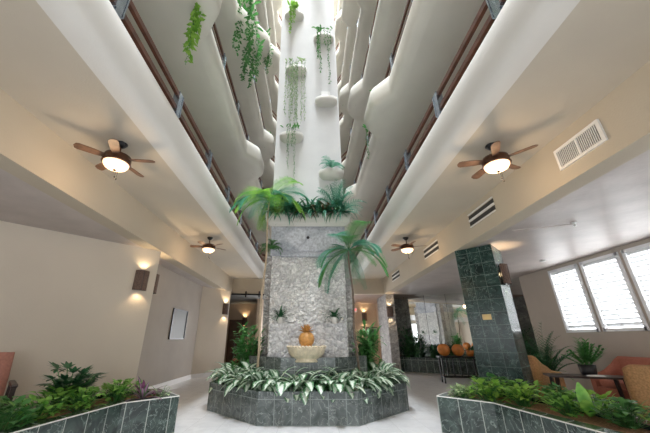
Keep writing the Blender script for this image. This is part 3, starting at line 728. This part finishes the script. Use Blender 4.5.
# glowing lamps on the right passage wall
for k, (y, z, lab) in enumerate(((16.0, H + 1.1, 'small glowing wall lamp, higher one in the right far passage'), (15.7, H + .72, 'small glowing wall lamp beside the door in the right far passage'))):
    t = thing('glow_lamp', lab, 'wall lamp', (3.86, y, z), group='small glowing lamps in the passage')
    b = MB(); b.box(-.02, 0, -.04, .04, -.08, .08); b.build('wall_plate', 'brass', t)
    b = MB(); b.lathe([(.02, -.06), (.05, -.05), (.07, .06), (.06, .06), (.02, -.04)], (-.09, 0, 0), 14); b.build('shade', 'lamp_glow', t, smooth=True)
    b = MB(); b.tube([(-.01, 0, -.04), (-.09, 0, -.06)], .01, 6); b.build('arm', 'brass', t)
# exit sign
t = thing('exit_sign', 'small red EXIT sign in the right far passage', 'sign', (2.15, 14.6, H + 1.30))
b = MB(); b.box(-.16, .16, -.025, .025, -.09, .09); b.build('sign_box', 'detector_white', t)
b = MB(); b.box(-.02, .02, -.015, .015, .09, ZL - .01 - (H + 1.30)); b.build('hanger', 'detector_white', t)
cu = bpy.data.curves.new('exit_text', 'FONT'); cu.body = 'EXIT'; cu.size = .14; cu.align_x = 'CENTER'; cu.align_y = 'CENTER'; cu.extrude = .003
to = bpy.data.objects.new('exit_letters', cu); COL.objects.link(to); dg = bpy.context.evaluated_depsgraph_get()
me = bpy.data.meshes.new_from_object(to.evaluated_get(dg)); bpy.data.objects.remove(to); me.materials.clear(); me.materials.append(M['exit_red'])
lo = bpy.data.objects.new('exit_letters', me); COL.objects.link(lo); lo.parent = t; lo.location = (0, -.028, 0); lo.rotation_euler = (PI / 2, 0, 0)
# carved hall chair in the left passage
def hall_chair(label, loc, rz):
    t = thing('carved_chair', label, 'chair', loc, rz)
    for x in (-.2, .2):
        for y in (-.2, .2):
            b = MB(); b.lathe([(.02, 0), (.03, .05), (.018, .12), (.03, .25), (.025, .42)], (x, y, 0), 10); b.build('leg', 'wood_dark', t, smooth=True)
    b = MB(); b.box(-.25, .25, -.25, .25, .42, .50); b.build('seat', 'fabric_pink', t, bevel=.02)
    b = MB()
    for x in (-.22, .22): b.tube([(x, .22, .45), (x, .25, .8), (x * 1.05, .28, 1.15)], .022, 8)
    b.tube([(-.22, .28, 1.12), (-.1, .28, 1.22), (0, .28, 1.28), (.1, .28, 1.22), (.22, .28, 1.12)], .028, 8)
    for x in (-.08, 0, .08): b.tube([(x, .23, .6), (x, .28, 1.2)], .012, 6)
    b.build('backrest', 'wood_dark', t, smooth=True)
    for x in (-.25, .25):
        b = MB(); b.tube([(x, .24, .72), (x, 0, .74), (x, -.2, .70), (x, -.2, .48)], .02, 8); b.build('armrest', 'wood_dark', t, smooth=True)
hall_chair('dark carved wooden armchair in the left far passage', (-3.05, 14.4, 0), .3)

# ------------------------------------------------------------------ MIRROR-WALL PLANTER AND CONSOLE
mp = [(3.87, 14.30), (5.2, 13.45), (6.9, 12.40), (6.93, 13.25), (5.6, 14.10), (3.9, 15.15)]
t = thing('dark_planter', 'long dark green marble planter against the mirrored wall', 'planter', (0, 0, 0))
inn = [(4.0, 14.36), (5.25, 13.58), (6.8, 12.62), (6.83, 13.2), (5.56, 13.98), (4.0, 14.95)]
b = MB(); b.ring(mp, inn, .002, .57); b.build('marble_wall', 'green_marble', t)
b = MB(); b.prism(inn, .3, .5); b.build('planting_soil', 'soil', t)
t = thing('console_table', 'slim black slatted console table left of the green pier', 'table', (4.84, 10.6, 0), -.12)
b = MB(); b.box(-.62, .62, -.2, .2, .73, .77); b.build('tabletop', 'black_metal', t, bevel=.005)
for x in (-.56, .52):
    for y in (-.16, .16):
        b = MB(); b.box(x, x + .04, y - .02, y + .02, 0.001, .73); b.build('leg', 'black_metal', t)
b = MB()
for y in (-.16, .16): b.box(-.54, .54, y - .012, y + .012, .16, .19)
for x in (-.54, .54): b.box(x - .012, x + .012, -.15, .15, .16, .19)
b.build('lower_rail', 'black_metal', t)
b = MB()
for x in (-.32, -.12, .1, .3): b.box(x - .014, x + .014, .148, .172, .19, .73)
b.build('slats', 'black_metal', t)
def vase(label, x, y, z, s=1, prof=None):
    b = MB(); b.lathe(prof or [(0, 0), (.07, 0), (.15, .05), (.21, .15), (.22, .22), (.19, .31), (.12, .37), (.06, .39), (.055, .36), (.05, .30), (0, .28)], n=40, lobes=12, la=.035)
    o = b.build('round_vase', 'orange_ceramic', smooth=True); o.location = (x, y, z); o.scale = (s * .95, s * .6, s * .95); tag(o, label, 'vase', 'orange vases on the console')
vase('bulbous orange vase at the left end of the black console', 4.45, 10.64, .771, .98)
vase('bulbous orange vase in the middle of the black console', 4.90, 10.60, .771, .95)
b = MB(); b.lathe([(0, 0), (.08, 0), (.11, .08), (.12, .17), (.10, .17), (.09, .1), (0, .08)], n=24); o = b.build('orange_pot', 'orange_ceramic', smooth=True); o.location = (5.25, 10.56, .771); tag(o, 'small orange pot at the right end of the black console', 'pot')

# ------------------------------------------------------------------ LOUNGE FURNITURE
def softbox(b, x0, x1, y0, y1, z0, z1): b.box(x0, x1, y0, y1, z0, z1)
def sofa(name, label, cat, loc, rz, w, mat, scoop=True, grp=None):
    """faces -Y locally"""
    t = thing(name, label, cat, loc, rz, grp)
    b = MB(); b.box(-w / 2, w / 2, -.36, .38, .12, .36); b.build('base', mat, t, bevel=.03)
    n = max(1, round(w / .75)); cw = (w - .28) / n
    for i in range(n):
        b = MB(); b.box(-w / 2 + .14 + cw * i + .004, -w / 2 + .14 + cw * (i + 1) - .004, -.38, .22, .365, .50); b.build('seat_cushion', mat, t, bevel=.05)
    # curved back, high in the middle and sweeping into the arms
    b = MB(); rows = []
    K = 28
    def ins(u, f):  # u in 0..1 along the U-shaped wrap
        # path: front of left arm -> back -> front of right arm
        tot = 2 * .66 + w; s = u * tot
        if s < .66: return -w / 2, -.36 + s
        if s < .66 + w: return -w / 2 + (s - .66), .30
        return w / 2, .30 - (s - .66 - w)
    top = []; 
    for k in range(K + 1):
        u = k / K; x, y = ins(u, 0)
        e = max(0, (y + .36) / .66)
        hgt = .60 + .33 * (e ** 2.2)
        # outward normal
        if y < .295: nx, ny = (-1, 0) if x < 0 else (1, 0)
        else: nx, ny = 0, 1
        if abs(abs(x) - w / 2) < .12 and y > .18: nx, ny = (-.7 if x < 0 else .7), .7
        top.append([(x - nx * .055, y - ny * .055, .14), (x - nx * .055, y - ny * .055, hgt - .05), (x, y, hgt), (x + nx * .06, y + ny * .06, hgt - .03), (x + nx * .055, y + ny * .055, .14)])
    b.grid(top); b.face(top[0][::-1]); b.face(top[-1]); b.build('curved_back', mat, t, smooth=True)
    for sx in (-1, 1):
        for y in (-.28, .28):
            b = MB(); b.lathe([(.018, 0), (.03, .12)], (sx * (w / 2 - .1), y, 0.001), 8); b.build('leg', 'wood_dark', t)
    return t
sofa('sofa', 'terracotta pink upholstered sofa under the lounge windows', 'sofa', (6.42, 6.15, 0), -PI / 2, 2.0, 'fabric_pink')
sofa('armchair', 'gold patterned armchair beside the green pier, facing the table', 'armchair', (5.15, 7.75, 0), PI / 2 + .35, .86, 'fabric_gold', grp='gold patterned armchairs')
sofa('armchair', 'gold patterned armchair at the right edge with its back to the planter', 'armchair', (5.08, 4.66, 0), PI - .75, .9, 'fabric_gold', grp='gold patterned armchairs')
t = thing('side_table', 'dark wooden table with splayed legs in the lounge', 'table', (5.32, 6.42, 0), -.42)
b = MB(); b.box(-.62, .62, -.26, .26, .59, .625); b.build('tabletop', 'wood_dark', t, bevel=.006)
for x in (-.5, .5):
    for y in (-.2, .2):
        b = MB(); b.tube([(x, y, .59), (x * 1.06, y * 1.1, .003)], [.038, .028], 4); b.build('leg', 'wood_dark', t)
b = MB(); b.box(-.5, .5, -.015, .015, .2, .24); b.build('stretcher', 'wood_dark', t)
b = MB(); b.box(-.11, .11, -.08, .08, 0, .012); b.box(-.10, .10, -.07, .075, .0121, .02, rot=Matrix.Rotation(.2, 3, 'Z')); o = b.build('magazine', 'paper'); o.location = (5.36, 6.22, .6255); tag(o, 'white magazines lying on the dark lounge table', 'magazine')
# left lounge chair
t = thing('lounge_chair', 'rose upholstered chair with dark wooden arms at the left edge', 'chair', (-4.41, 4.5, 0), PI / 4)
b = MB(); b.box(-.32, .32, -.34, .26, .30, .47); b.build('seat', 'fabric_rose', t, bevel=.04)
b = MB(); rows = []
for k in range(9):
    v = k / 8; y = .22 + .16 * v; w = .31 - .03 * v ** 2; z = .42 + .66 * v
    rows.append([(-w, y - .02, z), (-w * .6, y + .03, z), (0, y + .045, z), (w * .6, y + .03, z), (w, y - .02, z), (w + .01, y + .06, z), (w * .6, y + .12, z), (0, y + .135, z), (-w * .6, y + .12, z), (-w - .01, y + .06, z)])
b.grid(rows, closed=True); b.face(rows[-1]); b.build('backrest', 'fabric_rose', t, smooth=True)
for x in (-.36, .36):
    b = MB(); b.box(x - .035, x + .035, -.36, .30, .66, .705); b.build('armrest', 'wood_dark', t, bevel=.012)
    for y in (-.32, .28): b = MB(); b.box(x - .028, x + .028, y - .03, y + .03, 0.001, .67 if y < 0 else .67); b.build('leg', 'wood_dark', t, bevel=.006)

# ------------------------------------------------------------------ PLANTS
R = random.Random(11)
def sph(az, el): return (math.cos(az) * math.cos(el), math.sin(az) * math.cos(el), math.sin(el))
def aglaonema(label, loc, s=1, group=None):
    t = thing('striped_plant', label, 'plant', loc, 0, group)
    b = MB(); st = MB()
    for i in range(42):
        az = R.uniform(0, 2 * PI); el = R.uniform(.1, .9) if i > 16 else R.uniform(-.2, .4); h = R.uniform(.10, .36) * s
        base = Vector((R.uniform(-.05, .05), R.uniform(-.05, .05), 0)); d = Vector(sph(az, max(el, .6)))
        q = base + d * h; st.tube([base, q], .006, 4, False)
        b.leaf(q, sph(az, el), R.uniform(.30, .40) * s, R.uniform(.13, .175) * s, R.uniform(1.2, 2.2), 5)
    b.build('leaves', 'leaf_striped', t, smooth=True); st.build('stems', 'leaf_mid', t)
    return t
# ring of striped plants just inside the octagonal wall
pts = []
rr = 1.53; oc = octa(0, CY, rr)
per = []
for i in range(8):
    a, c = Vector(oc[i]), Vector(oc[(i + 1) % 8])
    for k in range(4): per.append(a + (c - a) * (k + .5) / 4)
names = {}
vis = [p for p in per if p.y < CY + 1.2]
vis.sort(key=lambda p: p.x)
front = sorted([p for p in vis if p.y < CY - 1.4], key=lambda p: p.x)
for i, p in enumerate(vis):
    side = 'left' if p.x < 0 else 'right'
    if p.y < CY - 1.4: k = front.index(p); lab = 'green and white striped plant in the front row of the fountain planter, number %d from the left' % (k + 1)
    elif p.y < CY - .66: lab = 'green and white striped plant in the angled front %s side of the fountain planter' % side
    else: lab = 'green and white striped plant along the %s flank of the fountain planter' % side
    names.setdefault(lab, []).append(p)
ordn = ['first', 'second', 'third', 'fourth', 'fifth', 'sixth', 'seventh', 'eighth', 'ninth', 'tenth']
for lab, ps in names.items():
    ps.sort(key=lambda p: p.y)
    for k, p in enumerate(ps):
        l = lab if len(ps) == 1 else lab + ', %s from the front' % ordn[k]
        l = l.replace('green and white striped plant', 'striped plant')
        for nn in range(1, 9): l = l.replace('number %d from the left' % nn, '%s from the left' % ordn[nn - 1])
        aglaonema(l, (p.x + R.uniform(-.04, .04), p.y + R.uniform(-.05, .05), .38), R.uniform(.95, 1.12), 'striped plants around the fountain')
def pothos(label, loc, s=1, mat='leaf_bright', n=34, group=None, name='leafy_plant', w=.075, L=.11):
    t = thing(name, label, 'plant', loc, 0, group)
    b = MB(); st = MB()
    for i in range(n):
        az = R.uniform(0, 2 * PI); r = R.uniform(.03, .26) * s; h = (.05 + R.uniform(0, .20)) * s * (1.15 - r)
        p = Vector((r * math.cos(az), r * math.sin(az), h)); st.tube([(p.x * .3, p.y * .3, 0), (p.x * .75, p.y * .75, h * .8), p], .003, 3, False)
        b.leaf(p, sph(az + R.uniform(-.7, .7), R.uniform(-.1, .9)), R.uniform(.7, 1.25) * L * s, w * s * R.uniform(.8, 1.2), R.uniform(.5, 1.2), 4, shape='heart')
    b.build('leaves', mat, t, smooth=True); st.build('stems', 'leaf_mid', t)
    return t
left_spots = [(-2.35, 5.05, 'far tip'), (-2.75, 4.95, 'far bend'), (-2.85, 4.35, 'middle'), (-3.3, 4.9, 'back corner'), (-3.2, 4.35, 'middle back'), (-2.95, 3.8, 'second middle'), (-3.35, 3.85, 'second back'), (-3.3, 3.35, 'near back'), (-3.0, 5.4, 'far outer'), (-2.95, 3.4, 'nearest front')]
for i, (x, y, w_) in enumerate(left_spots):
    if w_ in ('far tip',): continue
    pothos('green leafy plant at the %s of the left marble planter' % w_, (x, y, .42), R.uniform(.8, 1.05), 'leaf_bright' if i % 3 else 'leaf_mid', 95, 'leafy plants in the left planter')
right_spots = [(2.35, 5.18, 'far tip'), (2.65, 5.0, 'far bend'), (2.95, 5.4, 'far outer'), (3.2, 5.1, 'far back'), (2.95, 4.7, 'second middle'), (3.35, 4.6, 'second back'), (3.1, 4.15, 'middle'), (3.45, 4.15, 'middle back'), (3.3, 3.65, 'near middle'), (3.45, 3.3, 'near back'), (2.95, 3.75, 'near inner edge')]
for i, (x, y, w_) in enumerate(right_spots):
    if i == 10: continue
    pothos('green leafy plant at the %s of the right marble planter' % w_, (x, y, .42), .7 if w_ == 'far tip' else R.uniform(.85, 1.1), ('leaf_bright', 'leaf_yellow', 'leaf_mid')[i % 3] if w_ != 'far tip' else 'leaf_pale', 95, 'leafy plants in the right planter')
# upright broad leaf on the right
t = thing('broad_leaf_plant', 'plant with one tall upright pale green leaf in the right planter', 'plant', (3.15, 3.9, .42))
b = MB()
for az, el, L in ((1.2, 1.35, .34), (2.5, .7, .28), (-1, .6, .26), (4, .9, .25), (.2, .7, .26)): b.leaf((0, 0, .04), sph(az, el), L, .13, .25, 5)
b.build('leaves', 'leaf_bright', t, smooth=True)
# variegated purple plant at the left tip
t = thing('purple_plant', 'rosette plant with purple-striped leaves at the tip of the left planter', 'plant', (-2.42, 5.02, .42))
b = MB(); c = MB()
for i in range(24):
    az = R.uniform(0, 2 * PI); el = R.uniform(.15, 1.2); (b if i % 3 else c).leaf((0, 0, .03), sph(az, el), R.uniform(.26, .38), .06, R.uniform(.7, 1.3), 5)
b.build('leaves', 'leaf_variegated', t, smooth=True); c.build('purple_leaves', 'leaf_purple', t, smooth=True)
pothos('low pale-leaved plant beside the purple plant on the left planter', (-2.22, 5.2, .44), .6, 'leaf_pale', 18)
# split-leaf philodendron on the left
t = thing('split_leaf_plant', 'dark split-leaf philodendron standing above the left planter', 'plant', (-3.27, 4.62, .42))
b = MB(); st = MB()
for i in range(44):
    az = R.uniform(0, 2 * PI); el = R.uniform(.2, 1.3); h = R.uniform(.20, .48); d = Vector(sph(az, max(el, .8))); q = d * h; q.z += .04
    st.tube([(0, 0, 0), q * .6 + Vector((0, 0, .03)), q], .006, 4, False)
    fd = Vector(sph(az, el * .7 - .1)); side = fd.cross(Vector((0, 0, 1))).normalized(); upn = side.cross(fd)
    for k in range(11):
        ph = -2.0 + .4 * k
        b.leaf(q, fd * math.cos(ph) + side * math.sin(ph), .17 * (1 - .12 * abs(ph)), .05, .5, 3, shape='oval', fold=0)
b.build('split_leaves', 'leaf_dark', t, smooth=True); st.build('stems', 'leaf_mid', t)
# fern helper
def fern(name, label, loc, n, L, mat, el=(.2, 1.2), droop=1.5, ll=.09, cat='fern', group=None, azr=(0, 2 * PI), parentpot=None, wd=.022, nn=14):
    t = thing(name, label, cat, loc, 0, group)
    b = MB()
    for i in range(n): b.frond((0, 0, 0), azr[0] + (azr[1] - azr[0]) * (i + R.random() * .8) / n, L * R.uniform(.75, 1.15), R.uniform(*el), droop * R.uniform(.8, 1.2), ll, n=nn, wd=wd, ld=.4)
    b.build('fronds', mat, t)
    return t
# potted ferns on the stone block
for x, dy, lab in ((-.60, -.855, 'small fern in a white pot on the left of the stone ledge'), (.56, -.855, 'small fern in a white pot on the right of the stone ledge'), (-.5, .865, 'small potted fern on the rear ledge, left one seen in the mirror wall'), (.5, .865, 'small potted fern on the rear ledge, right one seen in the mirror wall')):
    t = thing('potted_fern', lab, 'potted plant', (x, CY + dy, H + .321), 0, 'small ferns on the stone ledges')
    b = MB(); b.lathe([(.0, 0), (.055, 0), (.075, .10), (.085, .13), (.07, .13), (.06, .09), (0, .08)], n=18); b.build('pot', 'pot_white', t, smooth=True)
    b = MB()
    for i in range(34): b.leaf((0, 0, .11), sph(2 * PI * i / 34 + R.random() * .3, R.uniform(.1, 1.2)), R.uniform(.22, .34), .065, 1.6, 5, shape='blade')
    b.build('leaves', 'leaf_dark', t, smooth=True)
fern('hanging_fern', 'small green fern tucked on the upper left of the stone pillar', (-.84, CY - .95, H + 1.95), 26, .34, 'leaf_mid', (.1, 1.2), 2.2, .08)
# trough planting
for i in range(11):
    x = -.85 + .17 * i
    t = thing('trough_fern', 'dark green fern in the trough on the pillar, %s from the left' % (ordn + ['eleventh'])[i], 'fern', (x, CY - .97, H + 2.83), 0, 'ferns in the trough on the pillar')
    b = MB(); c = MB()
    for k in range(19):
        az = PI * 1.5 + R.uniform(-1.7, 1.7); m_ = c if (k % 4 == 0 and 3 < i < 9) else b
        m_.leaf((R.uniform(-.05, .05), 0, 0), sph(az, R.uniform(-.4, 1.25)), R.uniform(.36, .58), .085, R.uniform(1.6, 3.2), 6, shape='blade')
    for k in range(4): b.frond((0, 0, 0), PI * 1.5 + R.uniform(-1.3, 1.3), R.uniform(.35, .5), R.uniform(.1, 1.2), 2.6, .09, n=12, wd=.025)
    b.build('fronds', 'leaf_dark' if i % 2 else 'leaf_blue', t, smooth=True)
    if c.v: c.build('rust_fronds', 'leaf_rust', t, smooth=True)
fern('tall_fern', 'tall bluish fern rising at the right end of the trough', (.70, CY - .95, H + 2.75), 34, .85, 'leaf_blue', (.7, 1.5), 1.5, .16, wd=.03)
fern('tall_fern', 'bluish fern rising at the left end of the trough', (-.72, CY - .93, H + 2.75), 12, .65, 'leaf_blue', (.7, 1.45), 1.4, .13)
# palms growing from the octagonal planter
def palm(label, loc, crown, n, L, mats, ll, trunkmat, r, el=(-.1, 1.2)):
    t = thing('palm_tree', label, 'palm', loc)
    c = Vector(crown) - Vector(loc)
    b = MB(); pts = [Vector((0, 0, 0)).lerp(c, k / 12) + Vector((.02 * math.sin(k), 0, 0)) for k in range(13)]; b.tube(pts, [r * (1.2 - .4 * k / 12) for k in range(13)], 8); b.build('trunk', trunkmat, t, smooth=True)
    for gi, mt in enumerate(mats):
        b = MB()
        for i in range(gi, n, len(mats)):
            az = 2 * PI * i / n + R.uniform(-.2, .2); b.frond(c, az, L * R.uniform(.8, 1.15), R.uniform(*el), R.uniform(1.5, 2.4), ll, n=34, wd=.028, ld=.9)
        b.build('fronds', mt, t)
    return t
palm('palm with a thin pale trunk and bright crown left of the pillar', (-1.02, 6.55, .38), (-.90, 6.30, H + 3.05), 26, 1.0, ('leaf_yellow', 'leaf_blue', 'leaf_bright'), .32, 'bamboo', .022, el=(-.3, .95))
palm('palm with a thin dark trunk and drooping crown right of the pillar', (1.02, 6.72, .38), (.90, 6.32, H + 1.83), 22, 1.0, ('leaf_mid', 'leaf_blue'), .30, 'trunk', .022, el=(-.4, 1.0))
# bushes beside the pillar in the basin ring
def bush(name, label, loc, n, rad, ht, mat, L=.16, w=.045, stems=True, group=None, parent=None, cat='plant', z0=0):
    t = parent or thing(name, label, cat, loc, 0, group)
    b = MB(); st = MB()
    for i in range(n):
        az = R.uniform(0, 2 * PI); h = R.uniform(.2, 1) * ht; r = rad * R.uniform(.25, 1) * (1 - .35 * abs(h / ht - .5))
        top = Vector((r * math.cos(az), r * math.sin(az), z0 + h))
        st.tube([(top.x * .15, top.y * .15, z0), (top.x * .5, top.y * .5, z0 + h * .6), top], .004, 3, False)
        for k in range(7): b.leaf(top - Vector((top.x * .12 * k, top.y * .12 * k, .04 * k)), sph(az + R.uniform(-1.4, 1.4), R.uniform(-.4, 1.0)), L * R.uniform(.7, 1.2), w, R.uniform(.5, 1.5), 3)
    b.build('leaves', mat, t, smooth=True); st.build('stems', 'leaf_mid', t)
    return t
bush('leafy_shrub', 'leafy green shrub beside the left flank of the stone pillar', (-1.38, 7.3, .38), 70, .36, 1.15, 'leaf_mid', L=.2, w=.07, group='shrubs flanking the pillar')
bush('leafy_shrub', 'leafy green shrub beside the right flank of the stone pillar', (1.38, 7.5, .38), 70, .34, 1.2, 'leaf_mid', L=.2, w=.07, group='shrubs flanking the pillar')
# mirror planter shrubs
for k, (x, y, s_, lab) in enumerate(((4.40, 14.35, 1.35, 'big dark shrub at the left end of the mirrored planter'), (4.75, 14.15, 1.0, 'dark shrub second along the mirrored planter'), (5.3, 13.8, .55, 'low dark shrub behind the console by the mirrors'), (5.9, 13.45, .5, 'low dark shrub in the mirrored planter behind the pier'), (6.5, 13.0, .5, 'low dark shrub at the right end of the mirrored planter'))):
    bush('dark_shrub', lab, (x, y, .5), 42, .42 * min(1, s_ + .2), .95 * s_, 'leaf_dark', .2, .05, group='shrubs in the mirrored planter')
# potted palm near the lounge wall
t = thing('potted_palm', 'tall potted palm behind the gold armchair against the lounge wall', 'potted plant', (5.95, 8.30, 0))
b = MB(); b.lathe([(0, 0), (.15, 0), (.2, .35), (.22, .38), (.19, .38), (.18, .32), (0, .30)], n=20); b.build('pot', 'pot_black', t, smooth=True)
b = MB()
for i in range(40): b.frond((R.uniform(-.05, .05), R.uniform(-.05, .05), .32), R.uniform(0, 2 * PI), R.uniform(.9, 1.45), R.uniform(.9, 1.5), 1.5, .22, n=18, wd=.035, ld=.9)
b.build('fronds', 'leaf_dark', t)
b = MB()
for i in range(12): b.frond((0, 0, .32), R.uniform(0, 2 * PI), R.uniform(.5, .8), R.uniform(.6, 1.4), 1.5, .18, n=14, wd=.035, ld=.9)
b.build('lower_fronds', 'leaf_mid', t)
t = thing('potted_plant', 'bushy potted plant with upright leaves standing on the lounge table', 'potted plant', (5.48, 6.50, .6255))
b = MB(); b.lathe([(0, 0), (.11, 0), (.13, .04), (.14, .18), (.12, .18), (.11, .14), (0, .13)], n=20); b.build('pot', 'pot_black', t, smooth=True)
b = MB()
for i in range(20):
    az = R.uniform(0, 2 * PI); el = R.uniform(.6, 1.5); d = Vector(sph(az, el)); L = R.uniform(.3, .52)
    b.tube([(0, 0, .12), d * L * .5 + Vector((0, 0, .12)), d * L + Vector((0, 0, .09))], .006, 4, False)
    for k in range(6):
        for sg in (-1, 1): b.leaf(d * L * (.3 + .14 * k) + Vector((0, 0, .11)), d + d.cross(Vector((0, 0, 1))).normalized() * sg * 1.0, .12, .045, .5, 3)
b.build('leaves', 'leaf_mid', t, smooth=True)

# trailing plants from pods
def trailing(label, loc, strands, mat, L=(.6, 1.4), leaf=.06, spread=(.25, .1), tuft=12, group='trailing plants on the pods and balconies', step=.05):
    t = thing('trailing_plant', label, 'plant', loc, 0, group)
    b = MB(); st = MB()
    for i in range(strands):
        x = R.uniform(-1, 1) * spread[0]; y = R.uniform(-1, 1) * spread[1]; l = R.uniform(*L); pts = []
        for k in range(int(l / .08) + 2): pts.append((x + .02 * math.sin(k * 1.3 + i), y + .02 * math.cos(k + i), .02 - .08 * k))
        st.tube(pts, .004, 3, False)
        k = 0
        while k * step < l:
            az = R.uniform(0, 2 * PI); b.leaf((x, y, -k * step), sph(az, R.uniform(-.9, .3)), leaf * R.uniform(.7, 1.3), leaf * .65, .6, 2, shape='heart'); k += 1
    for i in range(tuft): b.leaf((R.uniform(-1, 1) * spread[0], R.uniform(-1, 1) * spread[1], 0), sph(R.uniform(0, 2 * PI), R.uniform(.1, 1.3)), leaf * 2.6, leaf * .9, 1.2, 4)
    b.build('leaves', mat, t, smooth=True); st.build('stems', 'leaf_mid', t)
    return t
PY = CY - .853 - .24
trailing('green vines hanging both sides of the upper right shaft pod', (.50, PY - .12, H + 9.0), 7, 'leaf_mid', (.6, 2.4), .055, (.3, .04))
trailing('pale strands trailing from the left shaft pod', (-.36, PY - .12, H + 7.6), 12, 'leaf_pale', (1.2, 2.6), .05, (.28, .04))
trailing('short green tuft in the highest shaft pod', (-.46, PY - .10, H + 10.1), 6, 'leaf_yellow', (.3, 1.3), .07, (.15, .04), 26)
trailing('sparse plant in the lowest left shaft pod', (-.45, PY - .12, H + 5.15), 5, 'leaf_mid', (.5, 1.8), .045, (.2, .04))
trailing('thin strands from the pod at the top of the shaft', (.30, PY - .12, H + 12.0), 6, 'leaf_pale', (.6, 1.6), .05, (.25, .04))
fern('pod_fern', 'bluish fern arching out of the lowest right shaft pod', (.60, PY, H + 4.0), 14, .42, 'leaf_blue', (.2, 1.3), 2.0, .1)
done = {}
for (S, lv, x, y, z) in pod_spots:
    if lv > 5: continue
    side = 'left' if S == 'L' else 'right'; key = (S, lv); done[key] = done.get(key, 0) + 1
    big = (S == 'L' and lv in (1, 2) and y < 8)
    pos = 'nearer' if y < 8 else 'farther'
    sx = -1 if S == 'L' else 1
    if S == 'L' and lv == 1 and y < 8:
        trailing('long green vine hanging from the near left balcony pod at the top edge', (-2.02, 3.5, z + .66), 7, 'leaf_yellow', (1.2, 1.9), .11, (.07, .16), 26); continue
    if S == 'L' and lv == 2 and y < 8:
        trailing('mass of green vines spilling from the second left balcony pod', (x + .12, y - .1, z + .70), 28, 'leaf_mid', (.5, 2.2), .10, (.22, .85), 50); continue
    if S == 'L' and lv == 3 and y > 8:
        trailing('green vines spilling from the %s pod on the third left balcony' % pos, (x + .15, y, z + .70), 12, 'leaf_mid', (.5, 1.5), .08, (.14, .5), 24); continue
    if S == 'L' and lv == 5 and y < 20:
        trailing('bright green tuft on the %s pod of the left balcony, sixth storey' % pos, (x + .1, y, z + .70), 8, 'leaf_yellow', (.3, .9), .09, (.14, .5), 26); continue
    trailing('sparse greenery in the %s pod of the %s balcony, %s storey' % (pos, side, WORD[lv]), (x, y, z + .68), 4, 'leaf_mid' if lv < 3 else 'leaf_pale', (.2, .8), .06, (.16, .5), 14)
trailing('thin green vine hanging under the second right balcony', (1.68, 6.9, ZS + F + .12), 2, 'leaf_mid', (.7, 1.1), .06, (.03, .05), 3)
